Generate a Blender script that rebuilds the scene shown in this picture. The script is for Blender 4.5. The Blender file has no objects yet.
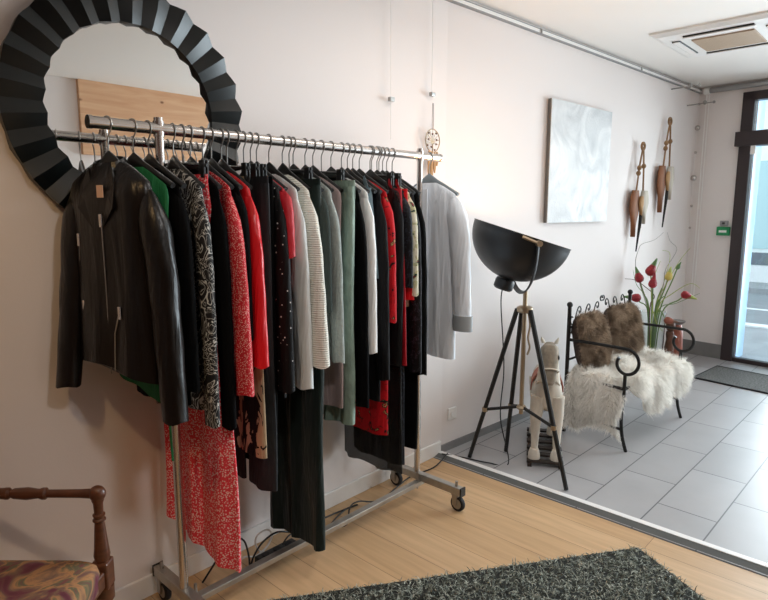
import bpy, math, random
import numpy as np
from mathutils import Vector, Matrix
PI = math.pi
sc = bpy.context.scene
COL = sc.collection
rng = random.Random(7)
npr = np.random.RandomState(5)

# ------------------------------------------------------------------ helpers
def hexc(h):
    h = h.lstrip('#')
    def f(c):
        c /= 255.0
        return c / 12.92 if c <= 0.04045 else ((c + 0.055) / 1.055) ** 2.4
    return tuple(f(int(h[i:i + 2], 16)) for i in (0, 2, 4)) + (1.0,)

class MB:
    def __init__(s):
        s.v = []; s.f = []
    def add(s, vs, fs):
        o = len(s.v)
        s.v += [tuple(map(float, p)) for p in vs]
        s.f += [tuple(i + o for i in f) for f in fs]
        return s
    def box(s, x0, x1, y0, y1, z0, z1):
        vs = [(x, y, z) for x in (x0, x1) for y in (y0, y1) for z in (z0, z1)]
        return s.add(vs, [(0, 1, 3, 2), (4, 6, 7, 5), (0, 4, 5, 1), (2, 3, 7, 6), (0, 2, 6, 4), (1, 5, 7, 3)])
    def prism(s, pts, z0, z1):
        n = len(pts)
        vs = [(p[0], p[1], z0) for p in pts] + [(p[0], p[1], z1) for p in pts]
        fs = [tuple(range(n))[::-1], tuple(range(n, 2 * n))] + [(i, (i + 1) % n, n + (i + 1) % n, n + i) for i in range(n)]
        return s.add(vs, fs)
    def loft(s, rings, cap=True, close=False):
        n = len(rings[0]); vs = [p for r in rings for p in r]; fs = []
        m = len(rings)
        for i in range(m if close else m - 1):
            a = i * n; b = ((i + 1) % m) * n
            for k in range(n):
                k2 = (k + 1) % n
                fs.append((a + k, a + k2, b + k2, b + k))
        if cap and not close:
            fs.append(tuple(range(n))[::-1]); fs.append(tuple(range((m - 1) * n, m * n)))
        return s.add(vs, fs)
    def tube(s, path, r, n=8, cap=True, close=False, flat=None):
        P = [Vector(p) for p in path]; m = len(P)
        R = r if isinstance(r, (list, tuple)) else [r] * m
        up = None; rings = []
        for i in range(m):
            if close: t = P[(i + 1) % m] - P[i - 1]
            else: t = P[min(i + 1, m - 1)] - P[max(i - 1, 0)]
            t = t.normalized() if t.length > 1e-9 else Vector((0, 0, 1))
            if up is None:
                up = Vector(flat) if flat else (Vector((0, 0, 1)) if abs(t.z) < 0.9 else Vector((1, 0, 0)))
            a = t.cross(up)
            if a.length < 1e-6: a = t.cross(Vector((0.3, 0.8, 0.5)))
            a.normalize(); b = a.cross(t).normalized(); up = b
            rr = R[i] if isinstance(R[i], tuple) else (R[i], R[i])
            rings.append([P[i] + a * rr[0] * math.cos(2 * PI * k / n) + b * rr[1] * math.sin(2 * PI * k / n) for k in range(n)])
        return s.loft(rings, cap, close)
    def lathe(s, prof, n=24, c=(0, 0, 0), M=None):
        rings = []
        for r, z in prof:
            ring = []
            for k in range(n):
                p = Vector((r * math.cos(2 * PI * k / n), r * math.sin(2 * PI * k / n), z))
                if M: p = M @ p
                ring.append(p + Vector(c))
            rings.append(ring)
        return s.loft(rings, True)
    def ball(s, c, r, n=12, sq=(1, 1, 1), M=None):
        m = max(6, n // 2 + 2); rings = []
        for i in range(m + 1):
            a = -PI / 2 + PI * i / m; cr = max(math.cos(a), 0.02)
            ring = []
            for k in range(n):
                p = Vector((r * sq[0] * cr * math.cos(2 * PI * k / n), r * sq[1] * cr * math.sin(2 * PI * k / n), r * sq[2] * math.sin(a)))
                if M: p = M @ p
                ring.append(p + Vector(c))
            rings.append(ring)
        return s.loft(rings, True)
    def build(s, name, mat, parent=None, smooth=True, bevel=0, loc=None, rot=None, auto=40):
        me = bpy.data.meshes.new(name)
        me.from_pydata(s.v, [], s.f); me.update()
        if smooth:
            me.polygons.foreach_set('use_smooth', [True] * len(me.polygons))
            if auto: me.set_sharp_from_angle(angle=math.radians(auto))
        o = bpy.data.objects.new(name, me); COL.objects.link(o)
        if mat: me.materials.append(mat)
        if parent: o.parent = parent
        if loc: o.location = loc
        if rot: o.rotation_euler = rot
        if bevel:
            b = o.modifiers.new('bev', 'BEVEL'); b.width = bevel; b.segments = 2; b.limit_method = 'ANGLE'
        return o

def tag(o, label, cat, group=None):
    o['label'] = label; o['category'] = cat
    if group: o['group'] = group
    return o
def struct(o):
    o['kind'] = 'structure'; return o
def thing(name, label, cat, loc=(0, 0, 0), rz=0, group=None):
    o = bpy.data.objects.new(name, None); COL.objects.link(o)
    o.empty_display_size = 0.05
    o.location = loc; o.rotation_euler = (0, 0, rz)
    return tag(o, label, cat, group)
def copy_tree(o, parent=None):
    c = o.copy(); COL.objects.link(c)
    if parent: c.parent = parent
    for ch in list(o.children): copy_tree(ch, c)
    return c
def smooth_path(pts, k=6):
    P = [Vector(p) for p in pts]; out = []
    for i in range(len(P) - 1):
        p0 = P[max(i - 1, 0)]; p1 = P[i]; p2 = P[i + 1]; p3 = P[min(i + 2, len(P) - 1)]
        for j in range(k):
            t = j / k
            out.append(0.5 * ((2 * p1) + (p2 - p0) * t + (2 * p0 - 5 * p1 + 4 * p2 - p3) * t * t + (3 * p1 - p0 - 3 * p2 + p3) * t ** 3))
    out.append(P[-1]); return out

# ------------------------------------------------------------------ materials
def new_mat(name):
    m = bpy.data.materials.new(name); m.use_nodes = True
    nt = m.node_tree; b = nt.nodes['Principled BSDF']
    return m, nt, b
def N(nt, t, **kw):
    n = nt.nodes.new(t)
    for k, v in kw.items():
        if k in n.inputs: n.inputs[k].default_value = v
        else: setattr(n, k, v)
    return n
def coords(nt, space='Object', scale=(1, 1, 1), rot=(0, 0, 0)):
    tc = N(nt, 'ShaderNodeTexCoord'); mp = N(nt, 'ShaderNodeMapping')
    mp.inputs['Scale'].default_value = scale; mp.inputs['Rotation'].default_value = rot
    if space == 'World':
        g = N(nt, 'ShaderNodeNewGeometry'); nt.links.new(g.outputs['Position'], mp.inputs['Vector'])
    else: nt.links.new(tc.outputs[space], mp.inputs['Vector'])
    return mp.outputs['Vector']
def ramp(nt, fac, stops, interp='LINEAR'):
    r = N(nt, 'ShaderNodeValToRGB'); r.color_ramp.interpolation = interp
    e = r.color_ramp.elements
    while len(e) > 1: e.remove(e[-1])
    e[0].position = stops[0][0]; e[0].color = stops[0][1]
    for p, c in stops[1:]:
        x = e.new(p); x.color = c
    nt.links.new(fac, r.inputs['Fac']); return r.outputs['Color']
def add_bump(nt, b, fac, strength=0.3, dist=0.01):
    bp = N(nt, 'ShaderNodeBump'); bp.inputs['Strength'].default_value = strength; bp.inputs['Distance'].default_value = dist
    nt.links.new(fac, bp.inputs['Height']); nt.links.new(bp.outputs['Normal'], b.inputs['Normal'])
def fabric(name, col, rough=.8, folds=.5, spec=.2, **kw):
    m = mat(name, col, rough, spec=spec, **kw); add_folds(m, folds); return m
def add_folds(m, strength):
    nt = m.node_tree; b = nt.nodes['Principled BSDF']; v = coords(nt, 'Object', (1, 1, .16))
    n = N(nt, 'ShaderNodeTexNoise', Scale=16.0, Detail=3.0, Distortion=.5); nt.links.new(v, n.inputs['Vector'])
    old = b.inputs['Normal'].links[0].from_socket if b.inputs['Normal'].links else None
    add_bump(nt, b, n.outputs['Fac'], strength, .03)
    if old: nt.links.new(old, b.inputs['Normal'].links[0].from_node.inputs['Normal'])
def mat(name, col, rough=0.6, metal=0.0, spec=0.5, var=0.0, vscale=8, bump=0.0, bscale=60, bdist=0.004, sheen=0, stretch=(1, 1, 1), space='Object', coat=0):
    m, nt, b = new_mat(name)
    c = hexc(col) if isinstance(col, str) else col
    b.inputs['Base Color'].default_value = c; b.inputs['Roughness'].default_value = rough
    b.inputs['Metallic'].default_value = metal; b.inputs['Specular IOR Level'].default_value = spec
    if sheen: b.inputs['Sheen Weight'].default_value = sheen
    if coat: b.inputs['Coat Weight'].default_value = coat
    if var or bump:
        v = coords(nt, space, stretch)
    if var:
        n = N(nt, 'ShaderNodeTexNoise', Scale=vscale, Detail=4.0); nt.links.new(v, n.inputs['Vector'])
        lo = tuple(max(0, x * (1 - var)) for x in c[:3]) + (1,); hi = tuple(min(1, x * (1 + var)) for x in c[:3]) + (1,)
        nt.links.new(ramp(nt, n.outputs['Fac'], [(0.3, lo), (0.7, hi)]), b.inputs['Base Color'])
    if bump:
        n2 = N(nt, 'ShaderNodeTexNoise', Scale=bscale, Detail=5.0); nt.links.new(v, n2.inputs['Vector'])
        add_bump(nt, b, n2.outputs['Fac'], bump, bdist)
    return m
def dots_mat(name, base, dot, scale, size, rough=0.6, rand=1.0, soft=0.03):
    m, nt, b = new_mat(name); v = coords(nt)
    vo = N(nt, 'ShaderNodeTexVoronoi', Scale=scale, Randomness=rand); nt.links.new(v, vo.inputs['Vector'])
    nt.links.new(ramp(nt, vo.outputs['Distance'], [(size, hexc(dot)), (size + soft, hexc(base))]), b.inputs['Base Color'])
    b.inputs['Roughness'].default_value = rough; b.inputs['Specular IOR Level'].default_value = 0.25
    return m
def blotch_mat(name, stops, scale=10, dist=1.0, rough=0.7, stretch=(1, 1, 1), interp='CONSTANT', detail=3.0, spec=0.25):
    m, nt, b = new_mat(name); v = coords(nt, 'Object', stretch)
    n = N(nt, 'ShaderNodeTexNoise', Scale=scale, Detail=detail, Distortion=dist); nt.links.new(v, n.inputs['Vector'])
    nt.links.new(ramp(nt, n.outputs['Fac'], [(p, hexc(c)) for p, c in stops], interp), b.inputs['Base Color'])
    b.inputs['Roughness'].default_value = rough; b.inputs['Specular IOR Level'].default_value = spec
    return m

M = {}
M['wall'] = mat('wall_paint', '#E6DFDC', 0.85, bump=0.08, bscale=120, space='World')
M['ceil'] = mat('ceiling_paint', '#EFEBE6', 0.9, bump=0.05, bscale=90, space='World')
M['white'] = mat('white_lacquer', '#EDEBE8', 0.45)
M['plinth'] = mat('grey_tile_plinth', '#7C7A79', 0.5, var=0.1, space='World')
M['chrome'] = mat('chrome', '#CDC8C4', 0.24, 1.0)
M['steel'] = mat('brushed_steel', '#A9A7A4', 0.32, 1.0, bump=0.05)
M['galv'] = mat('galvanised_steel', '#B4B1AB', 0.38, 0.85, var=0.12, vscale=20)
M['black_pl'] = mat('black_plastic', '#121212', 0.42)
M['rubber'] = mat('black_rubber', '#16161A', 0.7)
M['frame_blk'] = mat('black_lacquer_frame', '#0B1112', 0.34, spec=0.5, bump=0.03)
M['iron'] = mat('wrought_iron', '#15120F', 0.42, 0.3, bump=0.15, bscale=80)
M['shade_out'] = mat('black_shade_enamel', '#15171A', 0.4)
M['brass'] = mat('aged_brass', '#A8957C', 0.4, 0.85)
M['blackwood'] = mat('black_stained_wood', '#141210', 0.45)
M['dkframe'] = mat('dark_bronze_door_frame', '#352B2C', 0.42, 0.2)
M['alu'] = mat('satin_aluminium', '#D4D6D8', 0.35, 0.7)
M['ramp'] = mat('grey_rubber_ramp', '#5E605F', 0.6, bump=0.1)
M['walnut'] = mat('carved_walnut', '#5A3420', 0.38, var=0.25, vscale=18, stretch=(1, 1, 5), coat=0.15)
M['greymet'] = mat('grey_blind_tube', '#9A9A9A', 0.5, 0.4)
M['cable'] = mat('black_cable', '#0E0E10', 0.5)
M['wcable'] = mat('white_cable', '#DDDAD5', 0.5)

# mirror glass
m, nt, b = new_mat('mirror_silver'); b.inputs['Metallic'].default_value = 1; b.inputs['Roughness'].default_value = 0.0
b.inputs['Base Color'].default_value = (0.86, 0.87, 0.86, 1); M['mirror'] = m
# clear panes
m, nt, b = new_mat('window_glass'); nt.nodes.remove(b)
tr = N(nt, 'ShaderNodeBsdfTransparent'); tr.inputs['Color'].default_value = (0.94, 0.98, 0.99, 1)
gl = N(nt, 'ShaderNodeBsdfGlossy'); gl.inputs['Roughness'].default_value = 0.02
fr = N(nt, 'ShaderNodeFresnel', IOR=1.45); mx = N(nt, 'ShaderNodeMixShader')
nt.links.new(fr.outputs[0], mx.inputs[0]); nt.links.new(tr.outputs[0], mx.inputs[1]); nt.links.new(gl.outputs[0], mx.inputs[2])
nt.links.new(mx.outputs[0], nt.nodes['Material Output'].inputs['Surface']); M['glass'] = m
m, nt, b = new_mat('vase_glass'); b.inputs['Transmission Weight'].default_value = 1.0; b.inputs['Roughness'].default_value = 0.02
b.inputs['Base Color'].default_value = (0.92, 0.97, 0.96, 1); b.inputs['IOR'].default_value = 1.35; M['vase_glass'] = m

# oak floor
m, nt, b = new_mat('honey_oak_planks')
v = coords(nt, 'World', (1, 1, 1), (0, 0, PI / 2))
br = N(nt, 'ShaderNodeTexBrick'); br.offset = 0.37
for k, val in (('Scale', 1.0), ('Mortar Size', 0.0014), ('Brick Width', 2.2), ('Row Height', 0.185), ('Mortar Smooth', 0.2), ('Bias', 0.0)): br.inputs[k].default_value = val
br.inputs['Color1'].default_value = hexc('#D3B189'); br.inputs['Color2'].default_value = hexc('#C8A47B'); br.inputs['Mortar'].default_value = hexc('#8E6F52')
nt.links.new(v, br.inputs['Vector'])
v2 = coords(nt, 'World', (18, 1.3, 1)); n1 = N(nt, 'ShaderNodeTexNoise', Scale=1.6, Detail=6.0, Distortion=0.6); nt.links.new(v2, n1.inputs['Vector'])
mixc = N(nt, 'ShaderNodeMixRGB'); mixc.blend_type = 'MULTIPLY'; mixc.inputs[0].default_value = 0.55
nt.links.new(br.outputs['Color'], mixc.inputs[1]); nt.links.new(ramp(nt, n1.outputs['Fac'], [(0.25, (0.66, 0.6, 0.55, 1)), (0.65, (1.05, 1.03, 1.0, 1))]), mixc.inputs[2])
nt.links.new(mixc.outputs[0], b.inputs['Base Color']); b.inputs['Roughness'].default_value = 0.42; b.inputs['Specular IOR Level'].default_value = 0.4
add_bump(nt, b, br.outputs['Fac'], -0.15, 0.003); M['oak'] = m
# grey stoneware tiles
m, nt, b = new_mat('grey_floor_tiles')
v = coords(nt, 'World', (1, 1, 1), (0, 0, 0.017)); br = N(nt, 'ShaderNodeTexBrick'); br.offset = 0.5
for k, val in (('Scale', 1.0), ('Mortar Size', 0.0035), ('Brick Width', 0.56), ('Row Height', 0.28), ('Mortar Smooth', 0.1)): br.inputs[k].default_value = val
br.inputs['Color1'].default_value = hexc('#ABA9AA'); br.inputs['Color2'].default_value = hexc('#A3A1A2'); br.inputs['Mortar'].default_value = hexc('#5C5C5E')
mp = v.node; mp.inputs['Location'].default_value = (0.042, -0.125, 0)
nt.links.new(v, br.inputs['Vector'])
v2 = coords(nt, 'World', (1, 1, 1)); n1 = N(nt, 'ShaderNodeTexNoise', Scale=3.0, Detail=6.0); nt.links.new(v2, n1.inputs['Vector'])
mixc = N(nt, 'ShaderNodeMixRGB'); mixc.blend_type = 'MULTIPLY'; mixc.inputs[0].default_value = 0.5
nt.links.new(br.outputs['Color'], mixc.inputs[1]); nt.links.new(ramp(nt, n1.outputs['Fac'], [(0.3, (0.8, 0.8, 0.8, 1)), (0.7, (1.05, 1.05, 1.05, 1))]), mixc.inputs[2])
nt.links.new(mixc.outputs[0], b.inputs['Base Color']); b.inputs['Roughness'].default_value = 0.38
add_bump(nt, b, br.outputs['Fac'], -0.25, 0.003); M['tile'] = m
# pine boards
m, nt, b = new_mat('knotty_pine')
v = coords(nt, 'World', (0.6, 1, 6)); n1 = N(nt, 'ShaderNodeTexNoise', Scale=2.2, Detail=5.0, Distortion=1.2); nt.links.new(v, n1.inputs['Vector'])
v3 = coords(nt, 'World', (1, 1, 1.6)); vo = N(nt, 'ShaderNodeTexVoronoi', Scale=3.3); nt.links.new(v3, vo.inputs['Vector'])
mixc = N(nt, 'ShaderNodeMixRGB'); mixc.blend_type = 'MULTIPLY'; mixc.inputs[0].default_value = 1.0
nt.links.new(ramp(nt, n1.outputs['Fac'], [(0.3, hexc('#CB9870')), (0.7, hexc('#E0B690'))]), mixc.inputs[1])
nt.links.new(ramp(nt, vo.outputs['Distance'], [(0.03, (0.3, 0.2, 0.14, 1)), (0.09, (1, 1, 1, 1))]), mixc.inputs[2])
nt.links.new(mixc.outputs[0], b.inputs['Base Color']); b.inputs['Roughness'].default_value = 0.55; M['pine'] = m

# fabrics
M['leather'] = mat('black_brown_leather', '#0F0B09', 0.33, spec=0.4, bump=0.25, bscale=55, bdist=0.004, var=0.2)
M['green'] = mat('emerald_jersey', '#0B6A3A', 0.75, bump=0.2, bscale=40)
M['blackfab'] = mat('black_cotton', '#070708', 0.9, spec=0.1, bump=0.3, bscale=30, bdist=0.006)
M['blackcrepe'] = mat('black_crepe', '#0A090B', 0.75, spec=0.25, bump=0.3, bscale=25, bdist=0.006)
M['redsatin'] = mat('red_satin', '#D3141E', 0.36, spec=0.5, bump=0.15, bscale=12, bdist=0.008)
M['crimson'] = mat('crimson_crepe', '#B80F22', 0.55, bump=0.3, bscale=25, bdist=0.006)
M['blkdenim'] = mat('washed_black_denim', '#191B1F', 0.8, var=0.35, vscale=14, bump=0.2, bscale=70)
M['velvet'] = mat('bottle_black_velvet', '#12201C', 0.75, spec=.15, sheen=0.2, bump=0.3, bscale=14, bdist=0.01)
M['palegrey'] = mat('pale_grey_satin', '#D2D6D5', 0.45, bump=0.2, bscale=12, bdist=0.008)
M['dgrey'] = mat('charcoal_wool', '#3B4340', 0.9, spec=0.15, bump=0.3, bscale=90)
M['grey'] = mat('heather_grey_wool', '#9AA29E', 0.9, spec=0.15, bump=0.35, bscale=120, var=0.12, vscale=90)
M['pink'] = mat('dusty_pink_jersey', '#A79593', 0.85, bump=0.2)
M['sage'] = mat('sage_crinkled_viscose', '#82978A', 0.6, bump=1.0, bscale=16, bdist=0.02, var=0.2, vscale=22, stretch=(1, 1, 0.6))
M['whitefab'] = mat('white_poplin', '#F0F2F1', 0.7, bump=0.3, bscale=14, bdist=0.008)
M['shirtblue'] = mat('pale_blue_grey_poplin', '#E9F0F8', 0.7, bump=0.2, bscale=10, bdist=0.008)
M['shirtcuff'] = mat('grey_poplin_cuff', '#A9B1B6', 0.75)
M['greyvelvet'] = mat('grey_velvet_hanger', '#7F8A90', 0.7, sheen=0.3)
M['denim'] = mat('washed_blue_denim', '#7A8F98', 0.8, var=0.3, vscale=20, bump=0.2)
M['coat'] = mat('black_coat_wool', '#060607', 0.9, spec=0.15)
m, nt, b = new_mat('cream_knit'); v = coords(nt)
wv = N(nt, 'ShaderNodeTexWave', Scale=38.0, Distortion=0.8); wv.bands_direction = 'Z'; nt.links.new(v, wv.inputs['Vector'])
b.inputs['Base Color'].default_value = hexc('#EAE9DF'); b.inputs['Roughness'].default_value = 0.9
add_bump(nt, b, wv.outputs['Fac'], 0.5, 0.006); M['cream'] = m
# black viscose with white scribbled lines
m, nt, b = new_mat('scribble_print'); v = coords(nt, 'Object', (1, 1, 0.75))
n1 = N(nt, 'ShaderNodeTexNoise', Scale=15.0, Detail=1.2, Distortion=3.0); nt.links.new(v, n1.inputs['Vector'])
nt.links.new(ramp(nt, n1.outputs['Fac'], [(0.41, hexc('#0D0D0F')), (0.435, hexc('#C9C8C2')), (0.455, hexc('#C9C8C2')), (0.48, hexc('#0D0D0F')), (0.55, hexc('#0D0D0F')), (0.57, hexc('#C9C8C2')), (0.59, hexc('#0D0D0F'))]), b.inputs['Base Color'])
b.inputs['Roughness'].default_value = 0.7; M['scribble'] = m
M['ditsy'] = dots_mat('red_ditsy_floral', '#E4404C', '#F5D5D0', 150, 0.30, soft=0.16)
M['redspeck'] = dots_mat('red_speckled_crepe', '#BE1E2A', '#E2A9A0', 200, 0.26, soft=0.18)
M['polka'] = dots_mat('black_polka', '#09080B', '#DDDAD8', 48, 0.12, rand=0.8)
M['ikat'] = blotch_mat('beige_black_ikat', [(0, '#14110F'), (0.46, '#B29A7C'), (0.6, '#1A1512'), (0.68, '#C4AE90')], 13, 1.2, stretch=(1, 1, 0.45))
M['redfloral'] = blotch_mat('red_floral_print', [(0, '#C3101C'), (0.52, '#B50F1A'), (0.60, '#0F0D0E'), (0.66, '#B9A46A'), (0.69, '#A50D17')], 26, 0.8)
M['creamfl'] = blotch_mat('cream_floral_print', [(0, '#D5D0BC'), (0.5, '#B9B68F'), (0.58, '#27403A'), (0.64, '#9C2430'), (0.7, '#141214')], 24, 0.6)
M['lace'] = blotch_mat('black_lace', [(0, '#0B0A0C'), (0.5, '#0F0D10'), (0.57, '#34303A'), (0.62, '#0C0B0D'), (0.7, '#4A1F2C')], 45, 1.0)
M['sequin'] = blotch_mat('navy_sequin_mesh', [(0, '#0B0C10'), (0.5, '#12141C'), (0.58, '#3A404C'), (0.62, '#0B0C10')], 90, 0.5)
M['tapestry'] = blotch_mat('floral_tapestry', [(0.25, '#4F2A33'), (0.40, '#6E3B45'), (0.47, '#7A6050'), (0.54, '#B08058'), (0.58, '#66644C'), (0.65, '#7F4A4A'), (0.75, '#453830')], 7, 1.6, rough=0.9, interp='LINEAR', detail=5.0)
M['sheerblk'] = mat('sheer_black_chiffon', '#070708', 0.7)
for _k in ('green', 'blackfab', 'blackcrepe', 'redsatin', 'crimson', 'blkdenim', 'velvet', 'palegrey', 'dgrey', 'grey', 'pink', 'sage', 'whitefab', 'shirtblue', 'denim', 'coat', 'cream', 'scribble', 'ditsy', 'redspeck', 'polka', 'ikat', 'redfloral', 'creamfl', 'lace', 'sequin', 'sheerblk'): add_folds(M[_k], .7)
add_folds(M['leather'], .35)
M['sheerblk'].node_tree.nodes['Principled BSDF'].inputs['Alpha'].default_value = 0.72

# ------------------------------------------------------------------ camera
f_px = 590.0
cam = bpy.data.cameras.new('camera'); co = bpy.data.objects.new('camera', cam); COL.objects.link(co)
cam.sensor_width = 36; cam.lens = f_px * 36 / 768; cam.clip_start = 0.02
vx = Vector((940 - 384, 90, -f_px)); X = vx.normalized()
vy = Vector((-260 - 384, 90, -f_px)); Y = (vy - X * vy.dot(X)).normalized(); Z = X.cross(Y)
co.matrix_world = Matrix(((X.x, X.y, X.z, 0), (Y.x, Y.y, Y.z, 0), (Z.x, Z.y, Z.z, 1.5), (0, 0, 0, 1)))
sc.camera = co

# ------------------------------------------------------------------ room shell
YW = 2.128; XT = 2.81; CZ = 2.70
A = Vector((6.65, 1.88, 0)); EU = Vector((-0.115, -0.9934, 0)).normalized(); EN = Vector((-0.9934, 0.115, 0)).normalized()
WA = math.atan2(A.y - YW, A.x - XT)
def wally(x): return YW if x < XT else YW + (x - XT) * math.tan(WA)
def endp(s, z=0, out=0): return A + EU * s - EN * out + Vector((0, 0, z))
B = endp(3.70)
XL, YB = -1.4, -1.78
struct(MB().prism([(XL - .1, YB - .1), (XT - .09, YB - .1), (XT - .09, YW + .1), (XL - .1, YW + .1)], -0.12, 0.0).build('floor', M['oak'], smooth=False))
struct(MB().prism([(XT - .09, YB - .1), (B.x + .05, B.y - .1), (A.x + .05, A.y + .1), (XT - .09, YW + .1)], -0.12, 0.004).build('floor_tiled', M['tile'], smooth=False))
struct(MB().prism([(XL - .1, YB - .1), (B.x + .2, YB - .1), (A.x + .2, YW + .1), (XL - .1, YW + .1)], CZ, CZ + 0.1).build('ceiling', M['ceil'], smooth=False))
struct(MB().prism([(XL - .1, YW), (XT, YW), (A.x + .0, A.y), (A.x, A.y + .15), (XT, YW + .15), (XL - .1, YW + .15)], 0, CZ).build('wall_left', M['wall'], smooth=False))
struct(MB().box(XL - .15, XL, YB, YW, 0, CZ).build('wall_back', M['walnut'], smooth=False))  # out of view; walnut finish and position set to dim the left side
struct(MB().box(XL - .1, B.x + .2, YB - .12, YB, 0, CZ).build('wall_right', M['wall'], smooth=False))
pA = [endp(0), endp(.41), endp(.41, 0, .16), endp(0, 0, .16)]
struct(MB().prism([(p.x, p.y) for p in pA], 0, CZ).build('wall_end', M['wall'], smooth=False))
pA = [endp(.41), endp(3.72), endp(3.72, 0, .16), endp(.41, 0, .16)]
struct(MB().prism([(p.x, p.y) for p in pA], 2.60, CZ).build('wall_end_header', M['wall'], smooth=False))
# skirtings
struct(MB().box(XL, XT - .02, YW - .014, YW, 0, 0.085).build('baseboard_left', M['white'], smooth=False, bevel=0.004))
q0 = Vector((XT - .02, YW, 0)); dW = (A - q0).normalized(); nW = Vector((dW.y, -dW.x, 0))
pp = [q0, A, A + nW * .012, q0 + nW * .012]
struct(MB().prism([(p.x, p.y) for p in pp], 0, 0.05).build('baseboard_tiled', M['plinth'], smooth=False))
pp = [endp(0), endp(.41), endp(.41, 0, -.014), endp(0, 0, -.014)]
struct(MB().prism([(p.x, p.y) for p in pp], 0, 0.15).build('baseboard_end', M['plinth'], smooth=False))
# threshold between oak and tiles
th = MB()
th.add([(2.712, .30, 0), (2.712, 2.12, 0), (2.765, 2.12, .016), (2.765, .30, .016), (2.765, .30, -.05), (2.765, 2.12, -.05), (2.712, 2.12, -.05), (2.712, .30, -.05)],
       [(0, 3, 2, 1), (0, 1, 6, 7), (2, 3, 4, 5), (0, 7, 4, 3), (1, 2, 5, 6), (4, 7, 6, 5)])
struct(th.build('trim_1', M['ramp'], smooth=False))
struct(MB().box(2.765, 2.80, .385, 2.12, -.05, .018).build('trim_2', M['white'], smooth=False, bevel=0.002))
struct(MB().prism([(2.765, .385), (6.25, .30), (6.25, .265), (2.765, .35)], -.05, .018).build('trim_3', M['white'], smooth=False, bevel=0.002))
# pine bulkhead on the wall behind the photographer (seen in the mirror)
struct(MB().box(2.24, 6.1, YB, YB + .05, 2.02, CZ).build('trim_4', M['pine'], smooth=False))

struct(MB().box(XL, 1.45, YB, YB + .04, 0, CZ).build('bounce_dimming_panel', M['walnut'], smooth=False))  # unseen dark panel, added to cut bounce light at the left
# shopfront: frame and glass
FW = M['dkframe']
def ebox(mb, s0, s1, z0, z1, d0, d1):
    p = [endp(s0, 0, d0), endp(s1, 0, d0), endp(s1, 0, d1), endp(s0, 0, d1)]
    return mb.prism([(q.x, q.y) for q in p], z0, z1)
df = MB()
ebox(df, .41, .515, 0, 2.60, -.03, .08); ebox(df, 1.50, 1.60, 0, 2.60, -.03, .08); ebox(df, .41, 1.60, 2.52, 2.60, -.03, .08)
ebox(df, .515, 1.50, 0.004, .045, -.02, .06)
d1 = struct(df.build('door_1', FW, smooth=False, bevel=0.004))
ebox(MB(), .385, 1.62, 2.10, 2.235, -.075, .08).build('transom', FW, d1, smooth=False, bevel=0.004)
ebox(MB(), .515, 1.50, .045, 2.10, .02, .03).build('pane', M['glass'], d1, smooth=False)
ebox(MB(), .515, 1.50, 2.235, 2.52, .02, .03).build('pane', M['glass'], d1, smooth=False)
ebox(MB(), .52, .56, 2.02, 2.10, -.05, -.02).build('closer_bracket', M['white'], d1, smooth=False, bevel=0.003)
wf = MB()
ebox(wf, 3.62, 3.72, 0, 2.60, -.03, .08); ebox(wf, 1.60, 3.62, 2.52, 2.60, -.03, .08); ebox(wf, 1.60, 3.62, 0, .12, -.03, .08)
w1 = struct(wf.build('window_1', FW, smooth=False, bevel=0.004))
ebox(MB(), 1.60, 3.62, .12, 2.52, .02, .03).build('pane', M['glass'], w1, smooth=False)

# ------------------------------------------------------------------ street outside
M['pave'] = mat('street_paving', '#8C9094', 0.8, var=0.1, space='World', vscale=3)
M['road'] = mat('street_asphalt', '#7D8388', 0.85, var=0.08, space='World', vscale=5)
M['kerb'] = mat('kerb_stone', '#D4D8DA', 0.8)
M['reveal'] = mat('pale_blue_render', '#B4D2F0', 0.8)
M['fac'] = mat('facade_render', '#D9E2E2', 0.85, var=0.04, space='World')
M['facglass'] = mat('facade_glass', '#9FBFC4', 0.2, spec=0.6)
M['facdark'] = mat('facade_plinth', '#5F6B74', 0.6)
struct(MB().box(6.2, 9.0, -9, 7, -.14, -.02).build('pavement', M['pave'], smooth=False))
struct(MB().box(9.0, 13.2, -14, 8, -.24, -.10).build('road', M['road'], smooth=False))
struct(MB().box(8.85, 9.05, -9, 7, -.2, 0.0).build('kerb', M['kerb'], smooth=False))
struct(MB().box(11.0, 11.14, -14, 8, -.2, -.096).build('road_line', M['kerb'], smooth=False))
struct(MB().box(13.2, 14.4, -14, 8, -.2, 0.0).build('pavement_far', M['pave'], smooth=False))
er = ebox(MB(), .43, .46, -.1, 2.60, .16, .44)
struct(er.build('wall_porch', M['reveal'], smooth=False))
bd = thing('building', 'pale building with glazed shopfront across the street, seen through the glass door', 'building', (14.4, 0, 0))
MB().box(0, .5, -14, 8, .35, 8).build('facade', M['fac'], bd, smooth=False)
MB().box(-.03, .5, -14, 8, 0, .35).build('plinth', M['kerb'], bd, smooth=False)
MB().box(-.02, .1, -14, 8, .36, .62).build('sill_band', M['facdark'], bd, smooth=False)
for k in range(6):
    y0 = -9 + 2.8 * k
    MB().box(-.02, .1, y0, y0 + 2.3, .7, 2.5).build('shop_window', M['facglass'], bd, smooth=False)

# ------------------------------------------------------------------ fittings on walls and ceiling
def wallthing(name, label, cat, x, z, off=0.0, group=None):
    rz = WA if x > XT else 0
    n = Vector((math.sin(rz), -math.cos(rz), 0))
    return thing(name, label, cat, Vector((x, wally(x), z)) + n * off, rz, group)
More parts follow.
